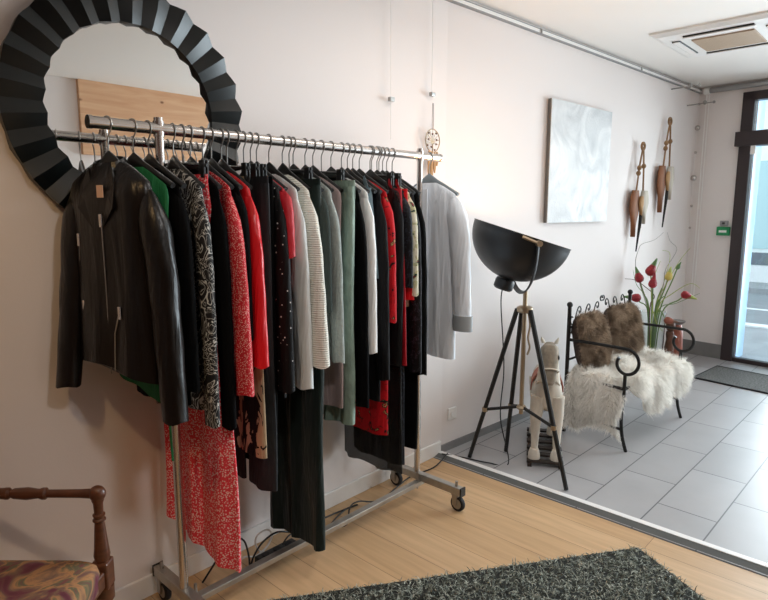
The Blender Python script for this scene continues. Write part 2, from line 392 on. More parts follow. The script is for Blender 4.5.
# picture rail: follows wall, so built in world coords from its own origin
pr = thing('picture_rail', 'slim pale metal picture hanging rail along the top of the wall', 'picture rail', (0, 0, 0))
c0 = Vector((XL, YW - .012, 2.665)); c1 = Vector((XT, YW - .012, 2.665)); c2 = A + nW * .012 + Vector((0, 0, 2.665))
MB().loft([[p + Vector((0, dy, dz)) for dy, dz in ((-.010, -.012), (.012, -.012), (.012, .014), (-.010, .014))] for p in (c0, c1, c2)]).build('track', M['white'], pr, smooth=False)
for zz in (-.013, .013):  # grey strips paint in the shadow lines along the rail edges
    MB().loft([[p + Vector((0, dy, dz)) for dy, dz in ((-.013, zz - .0025), (.012, zz - .0025), (.012, zz + .0025), (-.013, zz + .0025))] for p in (c0, c1, c2)]).build('shadow_line', M['greymet'], pr, smooth=False)
for xx in (3.72, 5.25):
    p = Vector((xx, wally(xx) - .02, 2.665)); MB().box(p.x - .006, p.x + .006, p.y - .01, p.y + .012, p.z - .014, p.z + .014).build('joint_clip', M['steel'], pr, smooth=False)
# picture wires with hooks
for x, zend, ztop, lab in ((2.314, 1.86, 2.057, 'clear hanging wire with small metal hook above the middle of the rail'),
                           (2.648, 2.11, 2.127, 'clear hanging wire with small metal hook holding the dreamcatcher')):
    t = wallthing('picture_wire', lab, 'picture wire', x, ztop, .02, 'hanging wires with hooks')
    MB().tube([(0, 0, zend - ztop), (0, 0, 2.645 - ztop)], 0.0013, 6).build('wire', M['white'], t)
    MB().box(-.02, .014, -.016, .004, -.011, .011).build('hook', M['steel'], t, smooth=False, bevel=0.003)
# dreamcatcher
t = wallthing('dreamcatcher', 'round wire dreamcatcher with beaded tree hanging above the rack end', 'dreamcatcher', 2.648, 1.88, .03)
MB().tube([(.062 * math.cos(a), 0, .062 * math.sin(a)) for a in np.linspace(0, 2 * PI, 32, endpoint=False)], .003, 6, close=True).build('hoop', M['brass'], t)
tw = MB()
for k in range(9):
    a = -0.35 + k * (PI + .7) / 8
    tw.tube([(0, 0, -.02), (.02 * math.cos(a), 0, .02 * math.sin(a) - .004), (.061 * math.cos(a), 0, .061 * math.sin(a))], .0017, 5)
tw.tube([(0, 0, -.061), (0, 0, -.015)], .0035, 6)
tw.build('wire_tree', M['brass'], t)
for k in range(9):
    a = k * 2 * PI / 9 + .2; r = .036 + .016 * (k % 2)
    MB().ball((r * math.cos(a), 0, r * math.sin(a)), .0055, 8).build('bead', M['walnut'], t)
MB().tube([(-.006, 0, .062), (-.006, 0, .12), (-.004, 0, .2), (.004, 0, .2), (.006, 0, .12), (.004, 0, .062)], .0016, 5).build('cord', M['walnut'], t)
M['feather'] = mat('tan_suede', '#A98256', 0.8)
for k, (xx, L) in enumerate(((-.03, .15), (-.005, .17), (.02, .13), (.04, .09))):
    MB().loft([[Vector((xx + sx * w, sy * .003, z)) for sx, sy in ((-1, -1), (1, -1), (1, 1), (-1, 1))] for z, w in ((-.058, .003), (-.08, .008), (-.045 - L * .8, .009), (-.045 - L, .003))]).build('tassel', M['feather'], t)
# wall socket
t = wallthing('wall_socket', 'white blank wall socket plate low on the wall right of the rack', 'socket', 2.90, .235, 0)
MB().box(-.04, .04, -.012, 0, -.04, .04).build('plate', M['white'], t, smooth=False, bevel=0.006)
MB().lathe([(.02, 0), (.02, .004), (.014, .004)], 16, (0, -.012, 0), Matrix.Rotation(PI / 2, 3, 'X')).build('insert', M['white'], t)
# painting
M['canvas'] = blotch_mat('silver_white_brushwork', [(0.3, '#B9BCBE'), (0.48, '#CFD1D2'), (0.62, '#E2E3E3'), (0.75, '#C2C4C5')], 3.2, 1.6, rough=0.5, interp='LINEAR', detail=8.0)
_nt = M['canvas'].node_tree; _b = _nt.nodes['Principled BSDF']
_n = N(_nt, 'ShaderNodeTexNoise', Scale=40.0, Detail=8.0); add_bump(_nt, _b, _n.outputs['Fac'], .4, .01)
M['canvas_edge'] = mat('canvas_edge', '#6E6A66', 0.8)
t = wallthing('painting', 'square unframed canvas painted in silvery white and grey texture', 'painting', 4.31, 1.835, .018)
MB().box(-.442, .442, -.012, .012, -.425, .425).build('stretcher', M['canvas_edge'], t, smooth=False)
MB().box(-.442, .442, -.018, -.012, -.425, .425).build('canvas', M['canvas'], t, smooth=False)

# two driftwood wall hangings
M['rope'] = mat('tan_rope', '#8B6A4A', 0.9, bump=0.4, bscale=150)
M['drift_d'] = mat('brown_driftwood', '#7E4E2E', 0.75, var=0.3, vscale=14, stretch=(1, 1, 0.2))
M['drift_l'] = mat('bleached_driftwood', '#B9B0A2', 0.8, var=0.25, vscale=14, stretch=(1, 1, 0.2))
def hanging(x, ztop, L, label):
    t = wallthing('driftwood_hanging', label, 'wall hanging', x, ztop, .045, 'driftwood wall hangings')
    def paddle(xc, z0, z1, w, d, yo=0):
        rings = []
        for s in np.linspace(0, 1, 9):
            ww = w * (0.72 + 0.5 * math.sin(PI * min(1, s * 1.25)) ) * (1 - max(0, (s - .35) / .65) ** 1.1 * .95)
            z = z0 + (z1 - z0) * s
            rings.append([Vector((xc + ww * math.cos(a), yo + d * math.sin(a), z)) for a in np.linspace(0, 2 * PI, 10, endpoint=False)])
        return MB().loft(rings)
    MB().tube([(.05 * math.cos(a) * .6, 0, .03 * math.sin(a) - .02) for a in np.linspace(0, 2 * PI, 16, endpoint=False)], .011, 6, close=True).build('knot', M['rope'], t)
    zb = -L * .46
    MB().tube(smooth_path([(0, 0, -.03), (-.045, 0, -L * .2), (-.085, 0, zb)]), .008, 6).build('rope', M['rope'], t)
    MB().tube(smooth_path([(.01, 0, -.03), (.035, 0, -L * .2), (.055, 0, zb)]), .008, 6).build('rope', M['rope'], t)
    for px, pz in ((-.05, -L * .22), (.036, -L * .2), (-.06, -L * .27)):
        MB().ball((px, 0, pz), .021, 8, (1, 1, 1.1)).build('rope_knot', M['rope'], t)
    paddle(-.085, zb + .03, -L * .86, .075, .022, .006).build('wing', M['drift_d'], t)
    paddle(.075, zb + .03, -L * .74, .07, .022, -.006).build('wing', M['drift_l'], t)
    paddle(-.02, zb - .02, -L * .66, .035, .014, -.024).build('wing', M['feather'], t)
    MB().tube([(-.01, -.022, zb - .06), (-.012, -.02, -L * .72), (-.035, -.01, -L)], [.012, .014, .006], 7).build('tail_stick', M['iron'], t)
    MB().tube([(.05, 0, -L * .7), (.045, 0, -L * .78)], .007, 6).build('tail_cord', M['rope'], t)
hanging(5.33, 2.06, .92, 'left and lower of two brown and bleached driftwood pieces hung on rope')
hanging(5.86, 2.32, .98, 'right and higher of two brown and bleached driftwood pieces hung on rope')
# bauble string and blind cord by the corner
t = thing('bauble_string', 'string of small silver baubles hanging down beside the corner', 'decoration', endp(.03, 2.62, -.06))
MB().tube([(0, 0, .05), (0, 0, -1.45)], .0015, 5).build('thread', M['white'], t)
for z, r in ((-.08, .013), (-.31, .026), (-.55, .014), (-.80, .03), (-1.08, .014), (-1.3, .012)):
    MB().ball((0, 0, z), r, 12).build('bauble', M['chrome'], t)
t = thing('blind_cord', 'long looped white pull cord hanging from the blind tube', 'blind cord', endp(.09, 2.62, -.05))
MB().tube([(0, 0, .03), (0, 0, -2.0), (.015, -.01, -2.03), (.025, -.02, -2.0), (.02, -.02, .03)], .0045, 6).build('loop', M['white'], t)
# blind tube
t = thing('roller_blind', 'rolled grey blind tube above the glass door under the ceiling', 'blind', endp(.10, 2.655, -.05))
dv = EU * 3.5
MB().tube([(0, 0, 0), dv * .5, dv], .026, 12).build('tube', M['greymet'], t)
MB().tube([EU * -.03, EU * .02], .034, 12).build('end_bracket', M['white'], t)
# wire tensioners near the corner
for k, (x, z) in enumerate(((5.95, 2.60), (6.35, 2.50))):
    t = wallthing('wall_spot', ('small chrome bracket arm below the picture rail, the one farther from the corner', 'small chrome bracket arm below the picture rail, the one close to the corner')[k], 'bracket', x, z, 0, 'chrome bracket arms')
    MB().tube([(0, 0, 0), (.03, -.22, .01)], .006, 6).build('arm', M['steel'], t)
    MB().ball((.0, -.16, .01), .02, 8).build('head', M['steel'], t); MB().ball((.03, -.23, .01), .014, 8).build('tip', M['steel'], t)
# emergency sign
M['green_pl'] = mat('green_sign_plastic', '#0F8A52', 0.4)
t = thing('exit_sign', 'small green emergency exit box on the wall beside the glass door', 'sign', endp(.335, 1.30, 0))
t.rotation_euler = (0, 0, math.atan2(EU.y, EU.x))      # local x runs along end wall, local -y points into the room
MB().box(-.06, .06, -.035, 0, -.05, .035).build('box', M['green_pl'], t, smooth=False, bevel=0.006)
MB().box(-.035, .035, -.03, 0, .045, .095).build('mount', M['greymet'], t, smooth=False, bevel=0.004)
MB().box(-.035, .035, -.037, -.034, -.02, .002).build('pictogram', M['white'], t, smooth=False)
MB().box(-.012, .012, -.032, -.029, .06, .08).build('lens', M['black_pl'], t, smooth=False)
# ceiling air conditioner
M['grille'] = mat('tan_return_grille', '#A58E76', 0.7, bump=0.6, bscale=160, bdist=0.004)
t = thing('air_conditioner', 'white square ceiling air conditioner cassette with tan filter grille', 'air conditioner', (4.79, 1.19, CZ), 0)
h = .40
fr = MB(); rr = [(h, 0), (h, -.012), (h - .04, -.03), (.19, -.036)]
def sq(s, z): return [Vector((s * a, s * b, z)) for a, b in ((-1, -1), (1, -1), (1, 1), (-1, 1))]
fr.loft([sq(s, z) for s, z in rr], cap=False)
fr.build('panel', M['white'], t, smooth=False)
MB().box(-.19, .19, -.19, .19, -.045, -.03).build('filter_grille', M['grille'], t, smooth=False, bevel=0.004)
for k in range(4):
    rot = Matrix.Rotation(k * PI / 2, 3, 'Z')
    sl = MB().box(-.21, .21, .255, .31, -.04, -.0315); sl.v = [tuple(rot @ Vector(p)) for p in sl.v]
    sl.build('air_slot', M['black_pl'], t, smooth=False)
    vn = MB().box(-.215, .215, .262, .30, -.047, -.041); vn.v = [tuple(rot @ Vector(p)) for p in vn.v]
    vn.build('air_vane', M['white'], t, smooth=False)

# ------------------------------------------------------------------ round mirror
NR = 26; SEG = NR * 4; RO, RI = .425, .296
t = thing('round_mirror', 'round wall mirror with a wide black pleated sunburst frame', 'mirror', (.977, YW, 1.838))
rings = []
for k in range(SEG):
    a = 2 * PI * k / SEG; ph = k % 4; p = (0, .5, 1, .5)[ph]
    ring = []
    for r, y in ((RI - .004, -.012), (RI - .004 + .006 * (1 - p), -.030 - .012 * p), ((RO + RI) / 2, -.034 - .020 * p), (RO - .006 + .007 * p, -.030 - .020 * p), (RO - .008 + .006 * p, -.004)):
        ring.append(Vector((r * math.cos(a), y, r * math.sin(a))))
    rings.append(ring)
MB().loft(rings, close=True).build('frame', M['frame_blk'], t, auto=12)
MB().lathe([(.001, 0), (RI, 0), (RI, .006), (.001, .006)], 64, (0, -.012, 0), Matrix.Rotation(PI / 2, 3, 'X')).build('mirror_glass', M['mirror'], t, auto=20)

# ------------------------------------------------------------------ clothes rack
RX0, RX1, RY, RZ = .953, 2.29, 1.893, 1.762
rack = thing('clothes_rack', 'long chrome rolling clothes rack packed with garments along the wall', 'clothes rack', ((RX0 + RX1) / 2, RY, 0))
ox, oy = (RX0 + RX1) / 2, RY
def rk(mb): mb.v = [(a - ox, b - oy, c) for a, b, c in mb.v]; return mb
rk(MB().tube([(.742, RY, RZ), (2.44, RY, RZ)], .0185, 16)).build('rail', M['chrome'], rack)
for x in (.742, 2.44):
    s = -1 if x < 1 else 1
    rk(MB().tube([(x, RY, RZ), (x + s * .012, RY, RZ)], .0205, 14)).build('end_cap', M['chrome'], rack)
for x, yb, yf in ((RX0, 2.10, 1.55), (RX1, 2.085, 1.60)):
    rk(MB().tube([(x, RY, .11), (x, RY, 1.25)], .0165, 14)).build('post', M['chrome'], rack)
    rk(MB().tube([(x, RY - .0, 1.2), (x, RY, RZ + .035)], .0145, 14)).build('post_extension', M['chrome'], rack)
    rk(MB().lathe([(.021, -.025), (.021, .025)], 14, (x, RY, 1.22))).build('collar', M['chrome'], rack)
    rk(MB().lathe([(.0175, -.024), (.0175, .024)], 14, (x, RY, RZ))).build('clamp', M['chrome'], rack)
    rk(MB().box(x - .018, x + .018, yf, yb, .088, .128)).build('foot_rail', M['galv'], rack, smooth=False, bevel=0.003)
    for y in (yf - .002, yb + .002):
        rk(MB().box(x - .0195, x + .0195, y - .004, y + .004, .086, .130)).build('foot_cap', M['black_pl'], rack, smooth=False)
    for i, y in enumerate((yf + .035, yb - .035)):
        c = rk(MB().tube([(x, y, .155), (x, y, .085)], .007, 8)).build('caster', M['steel'], rack)
        fk = MB(); fk.box(x - .016, x + .016, y - .02, y + .02, .078, .092)
        for s in (-1, 1): fk.box(x + s * .016 - .0025, x + s * .016 + .0025, y - .014, y + .014, .03, .09)
        rk(fk).build('fork', M['steel'], c, smooth=False)
        RotY = Matrix.Rotation(PI / 2, 3, 'Y')
        rk(MB().lathe([(.037, -.011), (.040, -.006), (.040, .006), (.037, .011)], 22, (x, y - .01, .040), RotY)).build('tyre', M['rubber'], c)
        rk(MB().lathe([(.008, -.0128), (.026, -.012), (.026, .012), (.008, .0128)], 18, (x, y - .01, .040), RotY)).build('hub', M['galv'], c)
        rk(MB().tube([(x - .02, y - .01, .040), (x + .02, y - .01, .040)], .005, 8)).build('axle', M['steel'], c)
rk(MB().box(RX0, RX1 + .01, RY - .045, RY - .010, .068, .092)).build('base_bar', M['galv'], rack, smooth=False, bevel=0.003)
rk(MB().tube([(RX1 - .03, RY - .028, .05), (RX1 - .03, RY - .028, .14)], .006, 8)).build('base_bolt', M['steel'], rack)
rk(MB().tube([(RX0 + .03, RY - .028, .05), (RX0 + .03, RY - .028, .14)], .006, 8)).build('base_bolt', M['steel'], rack)

# ------------------------------------------------------------------ hangers and garments
# local frame: origin at the rail axis, -y towards the room, -x is the front of the garment, z below the rail is negative
def hook_mb(zb=-.105):
    r = .0195 + .002
    pts = [(0, r * math.cos(a) , r * math.sin(a)) for a in np.linspace(-.45, PI + .1, 14)]
    # opening to one side then down the shank
    pts = [Vector(p) for p in pts] + [Vector((0, -r * .75, -.018)), Vector((0, -.004, -.035)), Vector((0, 0, -.045)), Vector((0, 0, zb))]
    return MB().tube(pts, .0024, 6)
def hanger_body(hw, kind):
    mb = MB()
    if kind == 'clip':
        mb.tube([(0, -hw * .85, -.118), (0, 0, -.108), (0, hw * .85, -.118)], .006, 8)
    else:
        P = [(.010 * (abs(s) ** 2), s * hw, -.106 - .082 * abs(s) ** 1.1) for s in np.linspace(-1, 1, 17)]
        R = [(.009 + .002 * (abs(s) ** 3), .017 - .008 * abs(s) + .010 * max(0, 1 - 5 * abs(s))) for s in np.linspace(-1, 1, 17)]
        mb.tube(P, R, 10)
    return mb
def make_hanger(x, rz, label, kind='arm', m='black_pl', hw=.158, group='hangers on the rack'):
    t = thing('clothes_hanger', label, 'hanger', (x, RY, RZ), rz, group)
    hook_mb().build('hook', M['steel'], t)
    hanger_body(hw, kind).build('arms', M[m], t)
    if kind == 'clip':
        for s in (-1, 1):
            c = MB(); yc = s * hw * .72
            c.box(-.010, -.003, yc - .014, yc + .014, -.158, -.10); c.box(.003, .010, yc - .014, yc + .014, -.158, -.10)
            c.box(-.004, .004, yc - .008, yc + .008, -.13, -.112)
            c.build('clip', M['black_pl'], t, smooth=False, bevel=.002)
    return t
def ringpt(w, th, n, seed, amp, k, cx=0, cy=0, z=0, sharp=.8):
    out = []
    for i in range(n):
        a = 2 * PI * i / n; c, s = math.cos(a), math.sin(a)
        y = w * math.copysign(abs(c) ** sharp, c)
        x = th * math.copysign(abs(s) ** .9, s)
        fold = amp * (math.sin(k * y * 34 + seed) + .6 * math.sin(k * y * 61 + 2.1 * seed + z * 3) + .4 * math.sin(9 * z + seed * 1.7))
        out.append(Vector((cx + x + fold, cy + y, z)))
    return out
def body_mb(hw, L, th=.022, hem=1.0, amp=.006, seed=0., neck=.058, top=-.128, drop=.095, waist=.93, n=44, low=0.0, k=1.0):
    rings = []; zs = top - drop
    for s in np.linspace(0, 1, 8):
        q = min(1, s / .72); e = max(0, (s - .72) / .28)
        w = neck + (hw * .95 - neck) * q ** .95 + hw * .05 * math.sin(e * PI / 2)
        rings.append(ringpt(w, .013 + (th - .013) * s, n, seed, amp * .25 * s, k, z=top - drop * (.60 * q ** 1.1 + .40 * e)))
    for s in np.linspace(0.05, 1, 20):
        z = zs + (-L - zs) * s
        w = hw * (1 - (1 - waist) * math.sin(min(1, s * 1.6) * PI)) * (1 + (hem - 1) * s)
        r = ringpt(w, th * (1 + .25 * s), n, seed, amp * (.3 + .9 * s), k, z=z)
        if low and s > .8:
            for p in r: p.z += low * (p.y / hw) * (s - .8) * 5
        rings.append(r)
    return MB().loft(rings)
def sleeve_mb(side, hw, L, rx=.024, ry=.047, amp=.004, seed=0., top=-.205, out=.018, fwd=-.012, cuff=1.0):
    rings = []
    for s in np.linspace(0, 1, 20):
        z = top + .02 - (L + top + .02) * s
        g = min(1, s * 6) ** .6
        cy = side * (hw - .030 + out * (.45 * math.sin(min(1, s * 2.2) * PI / 2) + .75 * s))
        cx = fwd * s ** 1.3
        a = rx * g * (1 - .18 * s) * cuff ** s; b = ry * g * (1 - .25 * s) * cuff ** s
        ring = []
        for i in range(18):
            t = 2 * PI * i / 18
            wob = 1 + amp * 7 * math.sin(26 * s + 2 * t + seed) * math.sin(PI * s)
            ring.append(Vector((cx + a * wob * math.sin(t), cy + b * wob * math.cos(t), z + .004 * math.sin(3 * t + seed))))
        rings.append(ring)
    return MB().loft(rings)
def collar_mb(w=.062, th=.03, z=-.128, h=.035):
    rings = []
    for zz, ww in ((z - .02, w), (z + h, w * .86), (z + h + .002, w * .80), (z - .01, w * .9)):
        rings.append([Vector((th * math.sin(a) - (.012 if math.sin(a) < 0 else 0), ww * math.cos(a), zz + .012 * math.sin(a))) for a in np.linspace(0, 2 * PI, 24, endpoint=False)])
    return MB().loft(rings)
def legs_mb(side, hw, L, th, amp, seed, flare=1.0, top=-.17):
    rings = []
    for s in np.linspace(0, 1, 22):
        z = top - (L + top) * s
        w = hw * .52 * (1 - .12 * s) * (1 + (flare - 1) * s)
        rings.append(ringpt(w, th, 26, seed, amp * (.4 + s), 1.2, cy=side * hw * .48, z=z))
    return MB().loft(rings)
def hem_band(hw, L, th, amp, seed, hem):
    return body_mb
GN = 'garments on the rack'
def garment(kind, x, L, m, label, cat, hw=.168, rz=0., th=.018, hem=1.0, amp=.005, sl=None, seed=None, hang='arm', hlabel=None, extras=None, coll=None, out=.045, slm=None, name=None, cuff=1.0, low=0., k=1.):
    seed = rng.uniform(0, 6) if seed is None else seed
    t = thing(name or cat.replace(' ', '_'), label, cat, (x, RY, RZ), rz, GN)
    if kind == 'top':
        body_mb(hw, L, th, hem, amp, seed, low=low, k=k).build('body', M[m], t)
        if sl:
            for s in (-1, 1): sleeve_mb(s, hw, sl, seed=seed + s, out=out if s < 0 else out * .3, cuff=cuff).build('sleeve', M[slm or m], t)
        if coll: collar_mb().build('collar', M[coll], t)
    elif kind == 'trousers':
        for s in (-1, 1): legs_mb(s, hw, L, th, amp, seed + s, hem).build('trouser_leg', M[m], t)
        MB().loft([ringpt(hw, th * .8, 36, seed, amp * .3, 1, z=z) for z in (-.146, -.155, -.175, -.22)]).build('waistband', M[m], t)
    elif kind == 'skirt':
        rings = [ringpt(hw * (.72 + .28 * min(1, s * 3)) * (1 + (hem - 1) * s), th * (.7 + .6 * s), 56, seed, amp * (.2 + 1.1 * s), k, z=-.16 - (L - .16) * s) for s in np.linspace(0, 1, 24)]
        if low:
            for i, r in enumerate(rings):
                for p in r: p.z += low * (p.y / hw) * max(0, i / 23 - .7) * 3.3
        MB().loft(rings).build('skirt_panel', M[m], t)
        MB().loft([ringpt(hw * .725, th * .8, 40, seed, amp * .2, 1, z=z) for z in (-.146, -.152, -.165)]).build('waistband', M[m], t)
    elif kind == 'strap':
        rings = [ringpt(hw * (.8 + .2 * s) * (1 + (hem - 1) * s), th, 40, seed, amp * (.3 + s), k, z=-.17 - (L - .17) * s) for s in np.linspace(0, 1, 22)]
        MB().loft(rings).build('body', M[m], t)
        for s in (-1, 1):
            MB().tube([(0, s * .10, -.132), (-.012, s * .12, -.15), (-.008, s * .125, -.175)], [(.004, .018)] * 3, 8).build('strap', M[m], t)
    make_hanger(x, rz, hlabel, hang)
    return t

# x positions of the near edge and lengths come from the survey of the photograph
garment('top', .865, .86, 'green', 'emerald green drawstring top hanging just behind the leather jacket', 'top', hw=.145, rz=.25, seed=1.0, low=.05, hlabel='black hanger of the emerald top, second hook from the rail end')
garment('top', .915, .90, 'blackfab', 'plain black top squeezed between emerald top and left rack post', 'top', hw=.15, rz=.15, sl=.84, hlabel='black hanger just left of the left rack post')
garment('top', 1.00, .93, 'scribble', 'black blouse with white scribble print nearest the left rack post', 'blouse', sl=.97, th=.026, hlabel='black hanger carrying the scribble print blouse')
garment('skirt', 1.032, 1.475, 'ditsy', 'long pinkish red skirt with tiny white flowers hanging lowest on the left', 'skirt', hw=.185, hem=1.12, amp=.008, th=.02, hang='clip', low=.055, k=1.3, rz=.1, hlabel='black clip hanger holding the long red flowered skirt')
garment('top', 1.062, .90, 'blackfab', 'long black tunic between the scribble blouse and red speckled blouse', 'tunic', sl=.995, hlabel='black hanger carrying the long black tunic')
garment('top', 1.108, .80, 'redspeck', 'brick red blouse with fine white flecks and long frilled sleeves', 'blouse', sl=.88, out=.07, cuff=1.3, hlabel='black hanger carrying the red flecked blouse')
garment('top', 1.142, .75, 'blackfab', 'black sleeved top between the flecked blouse and the bright red satin blouse', 'top', sl=.70, hlabel='black hanger beside the bright red blouse')
garment('top', 1.182, .75, 'redsatin', 'bright plain red satin blouse with long sleeves', 'blouse', sl=.80, th=.024, out=.06, cuff=1.25, hlabel='black hanger carrying the bright red satin blouse')
garment('skirt', 1.205, 1.16, 'ikat', 'beige skirt with blurred black pattern showing below the red blouse', 'skirt', hw=.185, hang='clip', amp=.006, hlabel='black clip hanger holding the beige patterned skirt')
garment('trousers', 1.245, 1.31, 'blkdenim', 'faded black denim trousers hanging behind the beige patterned skirt', 'trousers', hw=.185, hang='clip', hlabel='black clip hanger holding faded black trousers')
garment('trousers', 1.275, 1.25, 'blackfab', 'plain black trousers left of the polka dot blouse', 'trousers', hw=.17, hang='clip', hlabel='black clip hanger holding plain black trousers')
garment('top', 1.305, .96, 'polka', 'black blouse sprinkled with small white polka dots', 'blouse', sl=.92, th=.022, cuff=1.3, hlabel='black hanger carrying the polka dot blouse')
garment('top', 1.332, .55, 'crimson', 'crimson top with short frilled sleeve right of the polka dot blouse', 'top', sl=.43, cuff=1.25, out=.035, hlabel='black hanger carrying the crimson frilled top')
garment('trousers', 1.485, 1.645, 'velvet', 'very long bottle-black velvet trousers almost touching the floor', 'trousers', hw=.18, th=.032, amp=.010, hem=1.2, hang='clip', hlabel='black clip hanger holding the long velvet trousers')
garment('top', 1.388, .90, 'palegrey', 'pale silver grey satin blouse left of the cream jumper', 'blouse', sl=.925, th=.022, out=.05, cuff=1.3, hlabel='black hanger carrying the pale grey satin blouse')
garment('top', 1.452, .80, 'cream', 'chunky cream knitted jumper with wide sleeve hem', 'jumper', sl=.845, th=.03, rz=-.06, out=.07, cuff=1.7, hlabel='dark hanger carrying the cream knitted jumper')
garment('top', 1.505, .72, 'dgrey', 'charcoal grey cardigan right behind the cream jumper', 'cardigan', sl=.65, hlabel='dark hanger carrying the charcoal cardigan')
garment('top', 1.565, .84, 'grey', 'heather grey wool cardigan with long sleeve in mid rack', 'cardigan', sl=.855, th=.03, rz=-.06, out=.06, hlabel='broad dark hanger carrying the heather grey cardigan')
garment('top', 1.606, 1.075, 'pink', 'dusty pink long top whose hem shows below the cream jumper', 'top', hw=.165, hlabel='black hanger carrying the dusty pink top')
garment('trousers', 1.652, 1.155, 'sage', 'crinkled sage green trousers right of the heather grey cardigan', 'trousers', hw=.195, th=.03, amp=.010, hang='clip', hlabel='black clip hanger holding the sage trousers')
garment('top', 1.705, 1.06, 'blackfab', 'black jacket between sage trousers and white shirt sleeve', 'jacket', sl=1.08, hlabel='black hanger carrying the jacket right of the sage trousers')
garment('top', 1.765, .80, 'whitefab', 'white poplin shirt showing one crumpled sleeve', 'shirt', sl=.855, rz=-.06, cuff=1.1, hlabel='black hanger carrying the white shirt')
garment('strap', 1.80, .55, 'denim', 'faded blue denim camisole with straps above the white sleeve', 'camisole', hw=.18, hlabel='black hanger carrying the denim camisole')
garment('top', 1.832, 1.10, 'blackcrepe', 'black crepe blouse left of the red flowered dress', 'blouse', sl=.99, hlabel='black hanger carrying the crepe blouse')
garment('top', 1.872, 1.27, 'redfloral', 'red dress with black and gold flowers', 'dress', sl=.74, cuff=1.1, hlabel='black hanger carrying the red flowered dress')
garment('top', 1.94, 1.47, 'sheerblk', 'long sheer black dress with gauzy hem near the right post', 'dress', hw=.18, sl=.95, out=.015, hem=1.1, amp=.009, slm='blackcrepe', hlabel='black hanger carrying the sheer black dress')
garment('strap', 1.95, .95, 'crimson', 'narrow crimson strappy dress near the right end of the row', 'dress', hw=.222, hang='clip', hlabel='black clip hanger holding the narrow crimson dress')
garment('top', 1.985, 1.45, 'sequin', 'long dark navy sequinned mesh dress near the right post', 'dress', sl=.6, hlabel='black hanger carrying the navy sequinned dress')
garment('strap', 1.998, .66, 'redsatin', 'red satin ruffled camisole left of the cream flowered blouse', 'camisole', hw=.215, hang='clip', hlabel='black clip hanger holding the red satin camisole')
garment('top', 2.022, .70, 'creamfl', 'cream blouse with green and red flowers by the right post', 'blouse', sl=.64, hlabel='black hanger carrying the cream flowered blouse')
garment('top', 2.05, .98, 'lace', 'black lace blouse second from the right post', 'blouse', sl=1.0, hlabel='black hanger carrying the lace blouse')
garment('top', 2.088, 1.40, 'coat', 'long plain black coat last in the row before the right post', 'coat', sl=1.02, th=.022, hlabel='black hanger carrying the long black coat')

# pale shirt on the rail overhang beyond the right post
t = thing('shirt', 'pale blue grey shirt hanging alone beyond the right rack post', 'shirt', (2.365, RY, RZ), .03, GN)
body_mb(.168, 1.0, .03, 1.02, .007, 2.2, low=.01).build('body', M['shirtblue'], t)
for s in (-1, 1):
    sleeve_mb(s, .178, .84, rx=.036, ry=.062 if s < 0 else .045, seed=s, out=.065 if s < 0 else .01, cuff=1.0).build('sleeve', M['shirtblue'], t)
    cf = MB()
    rings = []
    for z in (-.775, -.775, -.852, -.852):
        r = .9 if abs(z + .8135) > .05 else 1
        rings.append([Vector((-.012 + .034 * math.sin(a), (-.2255 if s < 0 else .160) + (.054 if s < 0 else .038) * math.cos(a), z)) for a in np.linspace(0, 2 * PI, 20, endpoint=False)])
    cf.loft(rings).build('cuff', M['shirtcuff'], t)
MB().box(-.040, -.034, -.018, .018, -.98, -.16).build('button_placket', M['shirtblue'], t, smooth=False)
make_hanger(2.365, .03, 'grey velvet hanger carrying the pale blue shirt beyond the right post', 'arm', 'greyvelvet', .17)

# leather biker jacket
jx, jr = .787, .30
t = thing('leather_jacket', 'black brown leather biker jacket facing the room at the left rail end', 'jacket', (jx, RY, RZ), jr, GN)
jb = body_mb(.172, .74, .045, 1.06, .004, 3.1, neck=.07, waist=.92, top=-.118, drop=.10)
jb.v = [(a * (1.25 if a < 0 else .7), b_, c - (.0 if c > -.5 else .06 * max(0, -b_ / .19) * min(1, (-.5 - c) / .2))) for a, b_, c in jb.v]
jb.build('body', M['leather'], t)
for s in (-1, 1):
    sleeve_mb(s, .178, .905 if s < 0 else .83, rx=.044, ry=.054, seed=s * 2, out=.02 if s > 0 else .075, fwd=-.075 if s > 0 else -.02, amp=.006, top=-.20).build('sleeve', M['leather'], t)
cb = MB()
cb.loft([[Vector((-(.040 + o) * math.cos(a), (.062 + o * 1.2) * math.sin(a), -.125 + zz + .014 * math.cos(a) * -1)) for o, zz in ((.004, -.02), (-.004, .016), (-.009, .016), (-.004, -.02))] for a in np.linspace(.75, 2 * PI - .75, 22)]).build('collar', M['leather'], t)
lap = MB()
for sg in (-1, 1):
    q = [(-.058, sg * .012, -.33), (-.063, sg * .075, -.255), (-.05, sg * .072, -.19), (-.036, sg * .052, -.135), (-.048, sg * .026, -.2)]
    lap.add(q + [(x + .007, y, z) for x, y, z in q], [(0, 1, 2, 3, 4), (9, 8, 7, 6, 5), (0, 5, 6, 1), (1, 6, 7, 2), (2, 7, 8, 3), (3, 8, 9, 4), (4, 9, 5, 0)])
lap.build('lapels', M['leather'], t, smooth=False)
M['neckshadow'] = mat('dark_lining', '#0B0A0A', 0.8)
M['labelcol'] = mat('pinkish_tag_paper', '#D9B49A', 0.7)
def zipper(pts, name='zip'):
    z = MB().tube(pts, .0018, 6).build(name, M['steel'], t)
    p = Vector(pts[0]); MB().box(p.x - .005, p.x + .0, p.y - .006, p.y + .006, p.z - .034, p.z + .006).build('zip_pull', M['chrome'], z, smooth=False, bevel=.002)
zipper([(-.062, -.022, -.28), (-.061, -.022, -.5), (-.064, -.022, -.77)])
zipper([(-.052, .095, -.34), (-.052, .10, -.42)]); zipper([(-.058, .085, -.55), (-.057, .10, -.63)])
zipper([(-.061, -.075, -.56), (-.064, -.05, -.64), (-.064, -.04, -.76)])
